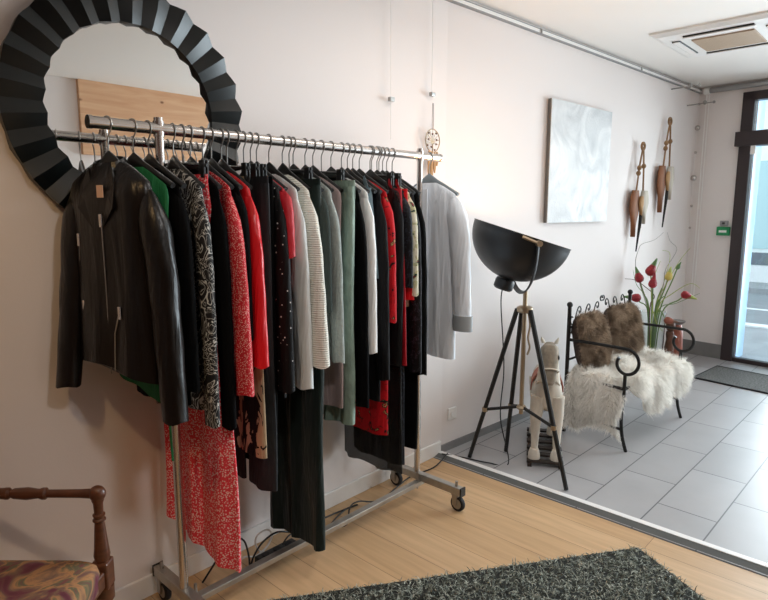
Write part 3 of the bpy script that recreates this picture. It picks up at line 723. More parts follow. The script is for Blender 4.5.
MB().ball((-.058, .06, -.71), .008, 8).build('stud', M['brass'], t)
MB().box(-.060, -.057, -.034, -.008, -.225, -.188).build('price_tag', M['labelcol'], t, smooth=False)
make_hanger(jx, jr, 'black hanger carrying the leather jacket at the left rail end', 'arm', 'black_pl', .135)
# drawstring of emerald top
# (part of the top: found by label below)
gt = [o for o in bpy.data.objects if o.get('label', '').startswith('emerald green')][0]
MB().tube(smooth_path([(-.02, -.12, -.83), (-.025, -.125, -.95), (-.02, -.12, -1.02), (-.022, -.125, -1.08)]), .004, 6).build('drawstring', M['green'], gt)

# ------------------------------------------------------------------ tripod lamp
LC = Vector((2.95, 1.66, 0)); dv = LC.normalized(); nv = Vector((dv.y, -dv.x, 0)); up = Vector((0, 0, 1))
t = thing('tripod_lamp', 'tall black tripod floor lamp with big upturned dome shade', 'lamp', LC)
ctr = nv * -.03 + up * 1.366
axis = (nv * .303 + up * .953); vdir = (dv * .999 - up * .040); axis = (axis - vdir * axis.dot(vdir)).normalized()
e1 = axis.cross(vdir).normalized(); Ms = Matrix((e1, vdir, axis)).transposed()
RS, DS = .276, .262
prof = [(RS * math.sin(a) if a > 0 else .001, -DS * math.cos(a)) for a in np.linspace(0, PI / 2, 16)]
prof_o = prof + [(RS + .003, .004)]; prof_i = [(r * .975, z * .97 + .002) for r, z in prof[::-1]]
M['shade_in'] = mat('warm_gold_lining', '#D9B98A', 0.35, 0.5)
sh = MB().lathe(prof_o, 48, ctr, Ms).build('shade', M['shade_out'], t)
# open the top cap: rebuild as double-walled bowl
bpy.data.meshes.remove(sh.data)
bw = MB(); rings = []
for r, z in prof_o: rings.append([Ms @ Vector((r * math.cos(a), r * math.sin(a), z)) + ctr for a in np.linspace(0, 2 * PI, 48, endpoint=False)])
bw.loft(rings, cap=False); sh = bw.build('shade', M['shade_out'], t)
bw = MB(); rings = []
for r, z in [(RS + .003, .004)] + prof_i: rings.append([Ms @ Vector((r * math.cos(a), r * math.sin(a), z)) + ctr for a in np.linspace(0, 2 * PI, 48, endpoint=False)])
bw.loft(rings, cap=False).build('shade_lining', M['shade_in'], t)
MB().lathe([(.05, -.262), (.055, -.275), (.055, -.315), (.045, -.325)], 20, ctr, Ms).build('socket_housing', M['shade_out'], t)
m, nt, b = new_mat('warm_bulb'); b.inputs['Emission Color'].default_value = (1, .62, .32, 1); b.inputs['Emission Strength'].default_value = 25; M['bulb'] = m
MB().ball(ctr + axis * -.13, .045, 14).build('bulb', M['bulb'], t)
MB().tube([ctr - axis * .25, ctr - axis * .15], .02, 10).build('bulb_socket', M['black_pl'], t)
pv = (-dv * math.cos(.30) + nv * math.sin(.30))
pvc = ctr - up * .035
yk = [pvc + pv * .288 * math.cos(a) - up * .288 * math.sin(a) for a in np.linspace(0, PI, 22)]
MB().tube(yk, [(.005, .014)] * 22, 8).build('yoke', M['shade_out'], t)
kb = pvc + pv * .295
MB().tube([kb - pv * .012, kb + pv * .02], .016, 12).build('knob', M['brass'], t)
MB().tube([kb + pv * .012, kb + pv * .012 - nv * .085 + up * .035], [.007, .009], 8).build('handle', M['brass'], t)
MB().tube([(0, 0, 1.05), (0, 0, .33)], .0125, 12).build('pole', M['brass'], t)
MB().lathe([(.03, -.02), (.045, -.012), (.045, .012), (.03, .02)], 18, (0, 0, .945)).build('collar', M['brass'], t)
MB().lathe([(.022, -.012), (.03, 0), (.022, .012)], 14, (0, 0, .37)).build('strut_hub', M['brass'], t)
for fx, fy in ((2.86, 1.95), (3.09, 1.835), (2.86, 1.32)):
    d = Vector((fx, fy, .004)) - LC; hd = Vector((d.x, d.y, 0)).normalized()
    tp = hd * .042 + up * .945
    lg = MB().tube([tp, d + up * .004], [.0145, .0125], 8).build('leg', M['blackwood'], t)
    mid = tp.lerp(d, .66)
    MB().tube([mid + up * .012, mid - up * .012], .0175, 10).build('leg_ring', M['brass'], lg)
    MB().tube([hd * .02 + up * .37, mid], .0095, 8).build('strut', M['blackwood'], t)
MB().tube(smooth_path([(.018, -.012, .93), (.03, -.02, .85), (.022, -.015, .78), (.035, -.02, .72), (.02, -.014, .68)]), .006, 6).build('crank_chain', M['brass'], t)
hs = ctr - axis * .32
cab = [hs, hs - up * .1 - nv * .005, Vector((-.055, .09, .6)), Vector((-.06, .10, .3)), Vector((-.02, .06, .015)), Vector((-.09, .15, .012)), Vector((-.14, .34, .012)), Vector((-.2, .42, .024))]
MB().tube(smooth_path(cab, 8), .0038, 6).build('power_cord', M['cable'], t)

# ------------------------------------------------------------------ wooden horse
M['horsewood'] = mat('whitewashed_carved_wood', '#CFC6B8', 0.75, var=0.22, vscale=16, stretch=(1, 1, .4), bump=0.3, bscale=40)
M['horseface'] = mat('weathered_grey_wood', '#8E8374', 0.8, var=0.3, vscale=25, bump=0.3, bscale=50)
hf = Vector((3.105, 1.578, 0)); ha = math.atan2(-.49, -.87)
t = thing('wooden_horse', 'whitewashed carved wooden horse standing on a dark slatted base', 'horse figure', hf, ha)
def limb(mb, pts, rad, n=12):
    return mb.tube(smooth_path(pts, 4), list(np.interp(np.linspace(0, 1, (len(pts) - 1) * 4 + 1), np.linspace(0, 1, len(pts)), rad)), n)
hb = MB()     # local +x is the way it faces
def ell(x, z, ry, rz, n=16): return [Vector((x, ry * math.cos(a), z + rz * math.sin(a))) for a in np.linspace(0, 2 * PI, n, endpoint=False)]
hb.loft([ell(-.46, .44, .02, .03), ell(-.43, .44, .06, .08), ell(-.34, .44, .085, .105), ell(-.2, .42, .08, .1), ell(-.08, .42, .088, .11), ell(-.01, .43, .085, .11), ell(.03, .44, .055, .08), ell(.045, .45, .02, .03)])
hb.build('body', M['horsewood'], t)
nk = MB(); nk.loft([[Vector((c[0] + a_ * math.cos(q) * c[3], b_ * math.sin(q), c[1] + a_ * math.cos(q) * c[4])) for q in np.linspace(0, 2 * PI, 14, endpoint=False)] for c, a_, b_ in
    (((-.03, .46, 0, .75, .66), .12, .075), ((.0, .54, 0, .85, .5), .10, .065), ((.02, .62, 0, .95, .3), .085, .055), ((.03, .69, 0, 1, .1), .07, .048), ((.03, .73, 0, 1, 0), .045, .035))])
nk.build('neck', M['horsewood'], t)
hd_ = MB(); rings = []
for x, z, ry, rz in ((.0, .735, .025, .03), (.035, .715, .05, .052), (.065, .67, .054, .052), (.095, .62, .046, .043), (.115, .575, .038, .034), (.128, .545, .036, .03), (.135, .525, .022, .018)):
    rings.append([Vector((x + rz * math.cos(q) * .86, ry * math.sin(q), z + rz * math.cos(q) * .5)) for q in np.linspace(0, 2 * PI, 16, endpoint=False)])
hd_.loft(rings); hdo = hd_.build('head', M['horseface'], t)
for s in (-1, 1):
    MB().loft([[Vector((.01 + .011 * math.cos(q) * w, s * (.034 + .007 * k) + .012 * math.sin(q) * w, .738 + .018 * k)) for q in np.linspace(0, 2 * PI, 8, endpoint=False)] for k, w in ((0, 1), (1, .9), (2, .15))]).build('ear', M['horsewood'], hdo)
    MB().ball((.083, s * .049, .672), .012, 10, (1, .5, 1.2)).build('eye', M['iron'], hdo)
    MB().tube([(.125, s * .030, .63), (.135, s * .034, .60)], .004, 6).build('bridle', M['walnut'], hdo) if False else None
nb = [Vector((.105 + .047 * math.cos(q) * .86, .051 * math.sin(q), .598 + .047 * math.cos(q) * .5)) for q in np.linspace(0, 2 * PI, 20, endpoint=False)]
MB().tube(nb, .005, 6, close=True).build('noseband', M['horsewood'], hdo)
for s in (-1, 1):
    lg = MB(); limb(lg, [(-.0, s * .052, .42), (.005, s * .06, .30), (.01, s * .062, .20), (.005, s * .063, .10), (.012, s * .064, .065)], [.046, .036, .025, .020, .023])
    lg.lathe([(.025, .03), (.034, .0), (.036, -.03)], 12, (.016, s * .064, .066)); lg.build('leg', M['horsewood'], t)
    lg = MB(); limb(lg, [(-.39, s * .05, .42), (-.37, s * .055, .31), (-.42, s * .055, .21), (-.41, s * .056, .10), (-.40, s * .056, .065)], [.056, .04, .024, .020, .023])
    lg.lathe([(.025, .03), (.034, .0), (.036, -.03)], 12, (-.398, s * .056, .066)); lg.build('leg', M['horsewood'], t)
tl = MB(); limb(tl, [(-.45, 0, .47), (-.49, 0, .42), (-.50, 0, .32), (-.49, 0, .24)], [.018, .026, .024, .008]); tl.build('tail', M['horseface'], t)
M['saddle'] = mat('faded_red_paint', '#9A5B48', 0.7, var=.2)
sd = MB(); sd.loft([[Vector((x, r * math.cos(a), .425 + (r + .022) * math.sin(a))) for a in np.linspace(-.1, PI + .1, 14)] + [Vector((x, (r - .006) * math.cos(a), .42 + (r + .01) * math.sin(a))) for a in np.linspace(PI + .1, -.1, 14)] for x, r in ((-.27, .094), (-.2, .094), (-.12, .098))])
sd.build('saddle', M['saddle'], t)
M['darkslat'] = mat('dark_brown_slats', '#2E231C', 0.6, var=.2)
for s in (-1, 1): MB().box(-.52, .08, s * .088 - .012, s * .088 + .012, .004, .022).build('base_rail', M['darkslat'], t, smooth=False)
for x in (.045, -.06, -.165, -.27, -.38, -.47): MB().box(x - .022, x + .022, -.105, .105, .022, .036).build('base_slat', M['darkslat'], t, smooth=False, bevel=.002)

# ------------------------------------------------------------------ iron bench
bo = Vector((3.665, 1.73, .004))
t = thing('iron_bench', 'black wrought iron bench with scrolled back and curled arms', 'bench', bo, WA)
BW = .90
for x, xf in ((0, -.05), (BW, .84)):
    MB().tube([(x, 0, 0), (x, 0, .86)], .013, 10).build('back_post', M['iron'], t)
    MB().ball((x, 0, .875), .02, 10).build('finial', M['iron'], t)
    MB().tube(smooth_path([(xf + .01, -.45, 0), (xf, -.425, .10), (xf - .004, -.415, .22), (xf, -.42, .36), (xf, -.42, .50)], 5), .011, 8).build('front_leg', M['iron'], t)
    arm = [Vector((x, 0, .64)), Vector((x + (xf - x) * .5, -.2, .65)), Vector((xf, -.38, .655))]
    for a in np.linspace(PI / 2, -PI * 1.14, 26):
        r = .080 - .034 * max(0, (PI / 2 - a) - PI) / (PI * .64)
        arm.append(Vector((xf, -.42 - r * math.cos(a), .575 + r * math.sin(a))))
    MB().tube(arm, .0105, 8).build('arm', M['iron'], t)
    MB().tube([(x, 0, .14), (xf, -.42, .14)], .009, 8).build('side_stretcher', M['iron'], t)
sf = MB()
for p, q in (((0, 0, .40), (BW, 0, .40)), ((-.05, -.42, .40), (.84, -.42, .40)), ((0, 0, .40), (-.05, -.42, .40)), ((BW, 0, .40), (.84, -.42, .40))): sf.tube([p, q], .011, 8)
for k in range(1, 9):
    y = -.42 * k / 9; sf.tube([(-.05 * k / 9, y, .40), (BW - .06 * k / 9, y, .40)], .006, 6)
sf.build('seat_frame', M['iron'], t)
MB().tube([(0, 0, .72), (BW, 0, .74)], .009, 8).build('back_rail', M['iron'], t)
MB().tube([(0, 0, .50), (BW, 0, .50)], .008, 8).build('back_rail', M['iron'], t)
for k in range(1, 8): MB().tube([(BW * k / 8, 0, .50), (BW * k / 8, 0, .725)], .0055, 6).build('back_bar', M['iron'], t)
FL = [(.028, .052), (.012, .060), (0, .045), (.004, .022), (.022, .010), (.045, .022), (.066, .060), (.088, .100), (.112, .112), (.130, .098), (.126, .076), (.110, .074), (.106, .088)]
for k in range(3):
    for fl in (1, -1):
        x0 = BW / 2 - fl * (BW / 2 - .02 - .125 * k); z0 = .724 + .02 * x0 / BW
        MB().tube(smooth_path([(x0 + fl * a_, 0, z0 + b_ * 1.12) for a_, b_ in FL], 4), .0046, 6).build('back_scroll', M['iron'], t)
for fl in (1, -1):
    MB().tube([(BW / 2 + fl * (.012 + .018 * math.cos(a)), 0, .875 + .018 * math.sin(a)) for a in np.linspace(-PI * .7, PI * 1.0, 12)] , .0048, 6).build('back_crest', M['iron'], t)
rc = MB()
for k in range(8):
    a = k * PI / 4; rc.tube([(.05, 0, .70), (.05 + .032 * math.cos(a), 0, .70 + .032 * math.sin(a))], .005, 5)
rc.build('rosette', M['iron'], t)

# ------------------------------------------------------------------ fur helpers
def fur(P, Nn, length, width, droop, jitter, seed, clump=None, seg=3):
    """thin curved ribbons rooted at P along Nn; returns MB-like arrays"""
    r = np.random.RandomState(seed); n = len(P)
    d = Nn + r.normal(0, jitter, (n, 3)); 
    if clump is not None: d = d + clump
    d /= np.linalg.norm(d, axis=1)[:, None]
    L = length * r.uniform(.6, 1.25, n)[:, None]
    side = np.cross(d, r.normal(0, 1, (n, 3))); side /= np.linalg.norm(side, axis=1)[:, None]
    V = []; pos = P.copy(); dd = d.copy()
    for k in range(seg + 1):
        w = width * (1 - k / seg) ** .7
        V.append(pos - side * w); V.append(pos + side * w)
        dd = dd + np.array([0, 0, -droop]) / seg; dd /= np.linalg.norm(dd, axis=1)[:, None]
        pos = pos + dd * L / seg
    V = np.stack(V, 1)           # n, 2(seg+1), 3
    st = 2 * (seg + 1); F = []
    base = (np.arange(n) * st)[:, None]
    for k in range(seg):
        F.append(base + np.array([[2 * k, 2 * k + 1, 2 * k + 3, 2 * k + 2]]))
    return V.reshape(-1, 3), np.concatenate(F, 0)
def build_arr(name, V, F, m, parent, stuff=True):
    me = bpy.data.meshes.new(name); nv_, nf = len(V), len(F)
    me.vertices.add(nv_); me.vertices.foreach_set('co', V.astype('f').ravel())
    me.loops.add(nf * 4); me.loops.foreach_set('vertex_index', F.astype('i').ravel())
    me.polygons.add(nf); me.polygons.foreach_set('loop_start', np.arange(nf, dtype='i') * 4)
    me.polygons.foreach_set('use_smooth', np.ones(nf, bool)); me.update(calc_edges=True); me.validate()
    me.materials.append(m); o = bpy.data.objects.new(name, me); COL.objects.link(o); o.parent = parent
    if stuff: o['kind'] = 'stuff'
    return o
def sample_mesh(verts, faces, n, seed):
    r = np.random.RandomState(seed); V = np.array(verts); tri = []
    for f in faces:
        for k in range(1, len(f) - 1): tri.append((f[0], f[k], f[k + 1]))
    T = np.array(tri); a, b_, c = V[T[:, 0]], V[T[:, 1]], V[T[:, 2]]
    nn = np.cross(b_ - a, c - a); ar = np.linalg.norm(nn, axis=1); ok = ar > 1e-12
    idx = r.choice(len(T), n, p=ar / ar.sum())
    u = r.rand(n, 1); v_ = r.rand(n, 1); fl = (u + v_ > 1); u = np.where(fl, 1 - u, u); v_ = np.where(fl, 1 - v_, v_)
    P = a[idx] + (b_ - a)[idx] * u + (c - a)[idx] * v_
    return P, nn[idx] / ar[idx][:, None]

# sheepskin draped over the seat (local to bench axes)
M['wool'] = mat('ivory_sheepskin', '#FFFCF6', 0.9, spec=.2); M['wool_b'] = mat('ivory_sheepskin_hide', '#FAF5EA', 0.9)
t = thing('sheepskin', 'shaggy ivory white sheepskin draped over the bench seat', 'sheepskin', bo, WA)
nu, nvv = 60, 34; G = []
for i in range(nu + 1):
    row = []
    u = i / nu; xs = -.42 + 1.38 * u
    over = float(np.interp(xs, [-.42, -.03, .02, .06, .14, .26, .42, .60, .80, .90, .96], [-.06, .0, .06, .10, .13, .26, .29, .23, .22, .16, .08])) + .02 * math.sin(xs * 26)
    drop = max(0.0, -xs); x = max(xs, 0) - .045 * min(1, drop / .06) + .012 * math.sin(drop * 22)
    Ltot = .40 + over
    for j in range(nvv + 1):
        q = Ltot * j / nvv
        yy = -.03 - q; zz = .43 + .02 * math.sin(xs * 15 + q * 12) + .012 * math.sin(xs * 33 - q * 20)
        if q > .385:
            k = q - .385; yy = -.415 - .035 * math.sin(min(1, k / .08) * PI / 2) - .015 * math.sin(xs * 18) * min(1, k / .1); zz -= max(0, k - .03) * .97
        zz -= max(0, drop - .02) * (.86 + .10 * math.sin(q * 17))
        if xs > .86: zz -= (xs - .86) * 1.0
        row.append(Vector((x, yy, zz)))
    G.append(row)
mb = MB(); vs = [p for r in G for p in r]; W = nvv + 1
fs = [(i * W + j, i * W + j + 1, (i + 1) * W + j + 1, (i + 1) * W + j) for i in range(nu) for j in range(nvv)]
mb.add(vs, fs)
fq = fs[(nu // 2) * nvv + 8]; nrm0 = (Vector(vs[fq[1]]) - Vector(vs[fq[0]])).cross(Vector(vs[fq[2]]) - Vector(vs[fq[0]]))
if nrm0.z < 0: mb.f = [f[::-1] for f in mb.f]
P, Nn = sample_mesh(mb.v, mb.f, 46000, 3)
hide = mb.build('hide', M['wool_b'], t); so = hide.modifiers.new('th', 'SOLIDIFY'); so.thickness = .012; so.offset = -1
cl = np.stack([np.sin(P[:, 0] * 40 + P[:, 1] * 25), np.cos(P[:, 0] * 22 - P[:, 1] * 45) - .5, .3 * np.sin(P[:, 0] * 60)], 1) * .55
V, F = fur(P, Nn, .06, .0017, .9, .25, 4, cl); build_arr('wool', V, F, M['wool'], t)

# two fur cushions
M['fur'] = blotch_mat('brown_grey_faux_fur', [(0.3, '#56473B'), (0.5, '#95826F'), (0.7, '#C8B49E')], 10, .8, rough=.9, interp='LINEAR')
M['furback'] = mat('dark_brown_cushion_back', '#3B2B23', 0.8)
def cushion(loc, rz, tilt, label, w=.36, h=.36, d=.075, seed=0):
    t = thing('fur_cushion', label, 'cushion', loc, rz, 'fur cushions on the bench')
    rings = []
    n = 20
    def surf(sgn):
        vs = []
        for i in range(n + 1):
            for j in range(n + 1):
                a = -1 + 2 * i / n; c = -1 + 2 * j / n
                e = (max(0, 1 - abs(a) ** 3.2) * max(0, 1 - abs(c) ** 3.2)) ** .45
                pin = 1 - .06 * (1 - abs(a)) * abs(c) ** 3; pin2 = 1 - .06 * (1 - abs(c)) * abs(a) ** 3
                vs.append(Vector((a * w / 2 * pin, sgn * d * e, h / 2 + c * h / 2 * pin2)))
        f = [(i * (n + 1) + j, (i + 1) * (n + 1) + j, (i + 1) * (n + 1) + j + 1, i * (n + 1) + j + 1) for i in range(n) for j in range(n)]
        return vs, f
    R = Matrix.Rotation(tilt, 3, 'X')
    vs, f = surf(-1); vs = [R @ p for p in vs]; front = MB().add(vs, f)
    P, Nn = sample_mesh(front.v, front.f, 13000, seed + 10)
    o = front.build('front', M['fur'], t, auto=0)
    vs, f = surf(1); vs = [R @ p for p in vs]; MB().add(vs, [q[::-1] for q in f]).build('back', M['furback'], t, auto=0)
    rr = np.random.RandomState(seed); V, F = fur(P, Nn, .036, .0011, .9, .6, seed + 2, seg=3); build_arr('fur', V, F, M['fur'], t)
    return t
def bl(x, y, z): return bo + Matrix.Rotation(WA, 3, 'Z') @ Vector((x, y, z))
cushion(bl(.165, -.11, .435), WA + .03, -.2, 'brown faux fur cushion at the left end of the bench', w=.30, h=.37, d=.085, seed=1)
cushion(bl(.66, -.10, .435), WA - .06, -.2, 'brown faux fur cushion at the right end of the bench', w=.34, h=.37, d=.095, seed=2)

# ------------------------------------------------------------------ vase, jug and flowers
VC = Vector((5.33, 1.745, .004)); vd = Vector((VC.x, VC.y, 0)).normalized(); vn = Vector((vd.y, -vd.x, 0))
t = thing('glass_vase', 'tall clear glass cylinder vase with flowers behind the bench end', 'vase', VC)
MB().lathe([(.085, 0), (.095, .012), (.10, .30), (.105, .62), (.101, .62), (.096, .30), (.09, .03), (.001, .025)], 32).build('glass', M['vase_glass'], t)
M['water'] = mat('grey_stones', '#8B8A86', .6, var=.4, vscale=60)
MB().lathe([(.001, .03), (.088, .032), (.092, .20), (.001, .205)], 28).build('pebble_fill', M['water'], t)
jug = VC + vd * .16 + vn * .19
M['terra'] = mat('copper_brown_ceramic', '#8C4B38', 0.4, var=.15)
M['greyrim'] = mat('dull_grey_glaze', '#6E6A6A', .5)
t = thing('copper_jug', 'reddish brown ceramic vase with grey rim beside the glass vase', 'vase', jug)
MB().lathe([(.05, 0), (.065, .02), (.07, .2), (.062, .42), (.05, .48), (.046, .50), (.001, .50)], 26).build('body', M['terra'], t)
MB().lathe([(.047, .495), (.075, .515), (.078, .525), (.05, .515), (.001, .512)], 26).build('rim', M['greyrim'], t)
M['carved'] = mat('dark_carved_wood', '#5B3826', .6, var=.3, vscale=20, bump=.5, bscale=40)
fg = VC + vd * .02 + vn * .145
t = thing('carved_figure', 'slim knobbly brown carved wooden figure in front of the reddish vase', 'figurine', fg)
MB().lathe([(.04, 0), (.045, .02), (.022, .05), (.03, .2), (.04, .3), (.028, .38), (.034, .42), (.03, .45)], 16).build('body', M['carved'], t)
MB().ball((0, 0, .50), .04, 12, (1, 1, 1.35)).build('head', M['carved'], t)

def vp(u, v, dep=0.0):
    """vase plane: offset right of vase (m) and height from survey"""
    return Vector((0, 0, 0)) + vn * u + vd * dep + Vector((0, 0, v))
M['stem'] = mat('green_stem', '#6E8A4A', .55); M['stem_y'] = mat('yellow_green_leaf', '#A9B35A', .55)
M['redbud'] = mat('deep_red_petals', '#961824', .5, bump=.7, bscale=90, bdist=.01, var=.3, vscale=40)
M['budtip'] = mat('green_bud_tip', '#5A7A45', .6); M['yellowbud'] = mat('yellow_petals', '#C9B45A', .55)
M['twig'] = mat('brown_twig', '#6B5346', .7); M['whitetwig'] = mat('pale_curly_twig', '#9C968E', .7)
S = 1 / 107.0
def uv(px, py): return (px - 653) * S, 1.5 - (py - 215.5) * S * 1.0
def flower(px, py, tip, size, label, dep=0., red='redbud', tipm='budtip'):
    u, z = uv(px, py); t = thing('flower', label, 'flower', VC, 0, 'flowers in the glass vase')
    p = vp(u, z, dep); r0 = vp(u * .15, .22, dep * .3)
    st = smooth_path([r0, vp(u * .3, .62, dep * .5), p.lerp(vp(u * .3, .62, dep * .5), .3), p], 6)
    MB().tube(st, .0055, 6).build('stem', M['stem'], t)
    ax = Vector(vn * tip[0] + Vector((0, 0, tip[1]))).normalized(); e = ax.cross(vd).normalized(); Mx = Matrix((e, ax.cross(e), ax)).transposed()
    MB().lathe([(.008, -size * 1.05), (size * .7, -size * .8), (size * .95, -.35 * size), (size * .9, size * .2), (size * .62, size * .9), (size * .3, size * 1.5)], 14, p, Mx).build('bloom', M[red], t)
    MB().lathe([(size * .5, size * 1.1), (size * .36, size * 1.7), (size * .12, size * 2.6)], 10, p, Mx).build('bud_tip', M[tipm], t)
flower(639, 279, (-.35, 1), 0.040, 'red bud flower with green tip, upper left in the vase')
flower(648.5, 272, (.4, 1), 0.045, 'red bud flower standing highest in the vase', .03)
flower(651, 283, (.1, .8), 0.038, 'round red bloom just below the highest red bud', -.05, tipm='redbud')
flower(637.5, 297.5, (-1, .05), 0.040, 'red bud flower pointing left toward the bench back', -.03)
flower(679, 293, (1, -.35), 0.036, 'red bloom leaning far right out of the vase', .02, tipm='stem_y')
flower(666, 316, (.8, -.1), 0.034, 'dark red bloom drooping low by the carved figure', -.08, red='terra', tipm='twig')
flower(664, 277, (.15, 1), 0.034, 'yellow tulip bud right of the red blooms', .05, red='yellowbud', tipm='stem_y')
flower(671, 268, (.5, 1), 0.020, 'slim green pointed bud at the upper right of the bouquet', .06, red='budtip')
def spray(pts, r, m, label, name='twig', cat='twig', dep=0, flat=False):
    P = [vp(*uv(*p), dep) for p in pts]; t = thing(name, label, cat, VC, 0, 'twigs and leaves in the glass vase')
    Q = smooth_path([vp(uv(*pts[0])[0] * .3, .25, dep * .4)] + P, 5)
    n = len(Q)
    MB().tube(Q, [(r * (1 - .75 * i / n)) if not flat else (r * (1 - .8 * i / n), r * .25) for i in range(n)], 6).build('stalk', M[m], t)
    return t
spray([(648, 310), (640, 285), (635, 266), (637, 252), (640, 247), (650, 243), (657, 236)], .004, 'whitetwig', 'pale curly twig reaching up to the left hand wall hanging')
spray([(656, 310), (660, 285), (661, 270), (669, 252), (663, 244), (660, 236)], .004, 'whitetwig', 'pale curly twig zigzagging up on the right', dep=.03)
spray([(650, 306), (653, 295), (645, 287), (636, 281), (626, 280)], .006, 'twig', 'dark brown branch bending left above the bench back', dep=-.02)
spray([(655, 305), (662, 285), (672, 262), (680, 250)], .005, 'stem_y', 'green pointed reed leaning up right', 'reed', 'leaf', .04)
spray([(652, 305), (650, 285), (656, 262)], .006, 'stem_y', 'broad green leaf upright in the bouquet middle', 'leaf', 'leaf', -.03)
spray([(657, 306), (668, 292), (682, 282), (690, 286)], .005, 'stem_y', 'thin yellow green leaf arching far right', 'leaf', 'leaf', .0)
spray([(657, 308), (672, 300), (690, 290)], .005, 'stem', 'thin green leaf stretched low to the right', 'leaf', 'leaf', -.04)
spray([(649, 308), (645, 296), (637, 286), (633, 272)], .005, 'stem', 'thin green leaf on the left of the bouquet', 'leaf', 'leaf', .05)
spray([(652, 308), (656, 318), (662, 326)], .006, 'stem_y', 'short lime green leaf bent down over the vase rim', 'leaf', 'leaf', -.10)
spray([(656, 304), (659, 290), (664, 258), (657, 253)], .005, 'stem_y', 'tall yellowish leaf with bent tip behind the tulip', 'leaf', 'leaf', .08)
for k, (px, py) in enumerate(((661, 295), (659, 288))):
    spray([(655, 306), (px, py)], .012, 'stem', ('dark green blade in the centre of the bouquet', 'second dark green blade close behind the centre one')[k], 'leaf', 'leaf', .01 + .05 * k, True)

# ------------------------------------------------------------------ mats, rug, cables
M['mat'] = mat('grey_entrance_mat', '#5A5A58', 0.95, var=.6, vscale=70, bump=.6, bscale=120, space='World')
mp_ = [(5.66, 1.47), (6.24, 1.42), (6.12, .60), (5.54, .65)]
t = thing('door_mat', 'flat speckled grey entrance mat in front of the glass door', 'door mat', (5.9, 1.03, .004))
MB().prism([(a - 5.9, b_ - 1.03) for a, b_ in mp_], 0, .010).build('mat_carpet', M['mat'], t, smooth=False)
MB().tube([(a - 5.9, b_ - 1.03, .007) for a, b_ in mp_], .008, 6, close=True).build('edging', M['rubber'], t)

M['rugbase'] = mat('dark_rug_backing', '#2A2C29', 0.95)
M['rugpile'] = blotch_mat('charcoal_green_pile', [(0.3, '#565B53'), (0.5, '#8C9287'), (0.66, '#CDD1C5')], 75, .5, rough=.75, interp='LINEAR')
rc_ = Vector((2.55, .83, 0)); da = Vector((-.827, .562, 0)).normalized(); db = Vector((-.50, -.866, 0)).normalized()
LA, LB = 1.62, 1.10
t = thing('shaggy_rug', 'thick shaggy charcoal green rug on the oak floor', 'rug', rc_)
c4 = [Vector((0, 0, 0)), da * LA, da * LA + db * LB, db * LB]
MB().prism([(p.x, p.y) for p in c4], 0, .014).build('backing', M['rugbase'], t, smooth=False)
n = 72000; uu = npr.rand(n, 1); ww = npr.rand(n, 1)
P = np.array(da) * uu * LA + np.array(db) * ww * LB + np.array([0, 0, .012])
Nn = np.tile(np.array([0, 0, 1.0]), (n, 1))
ed = np.array(da) * ((uu > .97) * 1. - (uu < .03) * 1.) + np.array(db) * ((ww > .97) * 1. - (ww < .03) * 1.)
cl = np.stack([np.sin(P[:, 0] * 95 + 40 * P[:, 1]), np.sin(P[:, 1] * 110 - 50 * P[:, 0]), 0 * P[:, 0]], 1) * .6
V, F = fur(P, Nn * .6 + ed * .5, .037, .0024, 1.7, .55, 8, cl, seg=3); build_arr('pile', V, F, M['rugpile'], t)

def cable(name, pts, r, m, label, cat):
    P = [Vector(p) for p in pts]; o = P[0]
    t = thing(name, label, cat, o); MB().tube(smooth_path([p - o for p in P], 6), r, 6).build('cord', M[m], t); return t
cable('power_cable', [(2.77, 2.05, .03), (2.6, 2.02, .006), (2.4, 2.04, .006), (2.1, 1.98, .006), (1.95, 1.99, .05), (1.85, 1.95, .07), (1.78, 1.9, .03), (1.75, 1.98, .006), (1.9, 2.04, .006), (1.98, 2.03, .006), (1.85, 2.05, .006), (1.62, 2.0, .05), (1.50, 1.97, .07), (1.45, 1.96, .05)], .0038, 'cable', 'black power cable snaking along the floor behind the rack', 'cable')
cable('looped_cable', [(1.66, 2.0, .006), (1.56, 1.97, .045), (1.49, 1.97, .088), (1.42, 1.97, .113), (1.35, 1.97, .095), (1.305, 1.97, .05), (1.285, 1.965, .012), (1.29, 1.98, .06), (1.275, 1.985, .13), (1.24, 1.99, .16), (1.2, 2.0, .15), (1.15, 2.02, .07), (1.1, 2.03, .008)], .004, 'cable', 'black cable looping up beside the power strip', 'cable')
cable('white_cable', [(1.24, 2.02, .012), (1.28, 2.0, .05), (1.34, 2.0, .028), (1.40, 2.0, .05), (1.425, 2.0, .09), (1.40, 2.0, .125), (1.35, 2.0, .12), (1.345, 2.01, .08), (1.37, 2.02, .03), (1.40, 2.03, .008)], .004, 'wcable', 'white cable loop lying behind the rack foot', 'cable')
t = thing('power_strip', 'black power strip on the floor behind the base bar', 'power strip', (1.42, 1.96, 0))
MB().box(-.10, .10, -.025, .025, 0, .042).build('case', M['black_pl'], t, smooth=False, bevel=.004)
for k in range(3): MB().lathe([(.016, 0), (.018, .004), (.012, .004)], 14, (-.06 + .06 * k, 0, .041)).build('outlet', M['rubber'], t)

# ------------------------------------------------------------------ carved armchair
fwd = Vector((.682, -.732, 0)); perp = Vector((-.732, -.682, 0))      # facing direction, and the direction towards the viewer
ac = Vector((.633, 1.771, 0)); rz = math.atan2(fwd.y, fwd.x)
t = thing('armchair', 'carved walnut armchair with floral tapestry seat in the lower left corner', 'armchair', ac, rz)
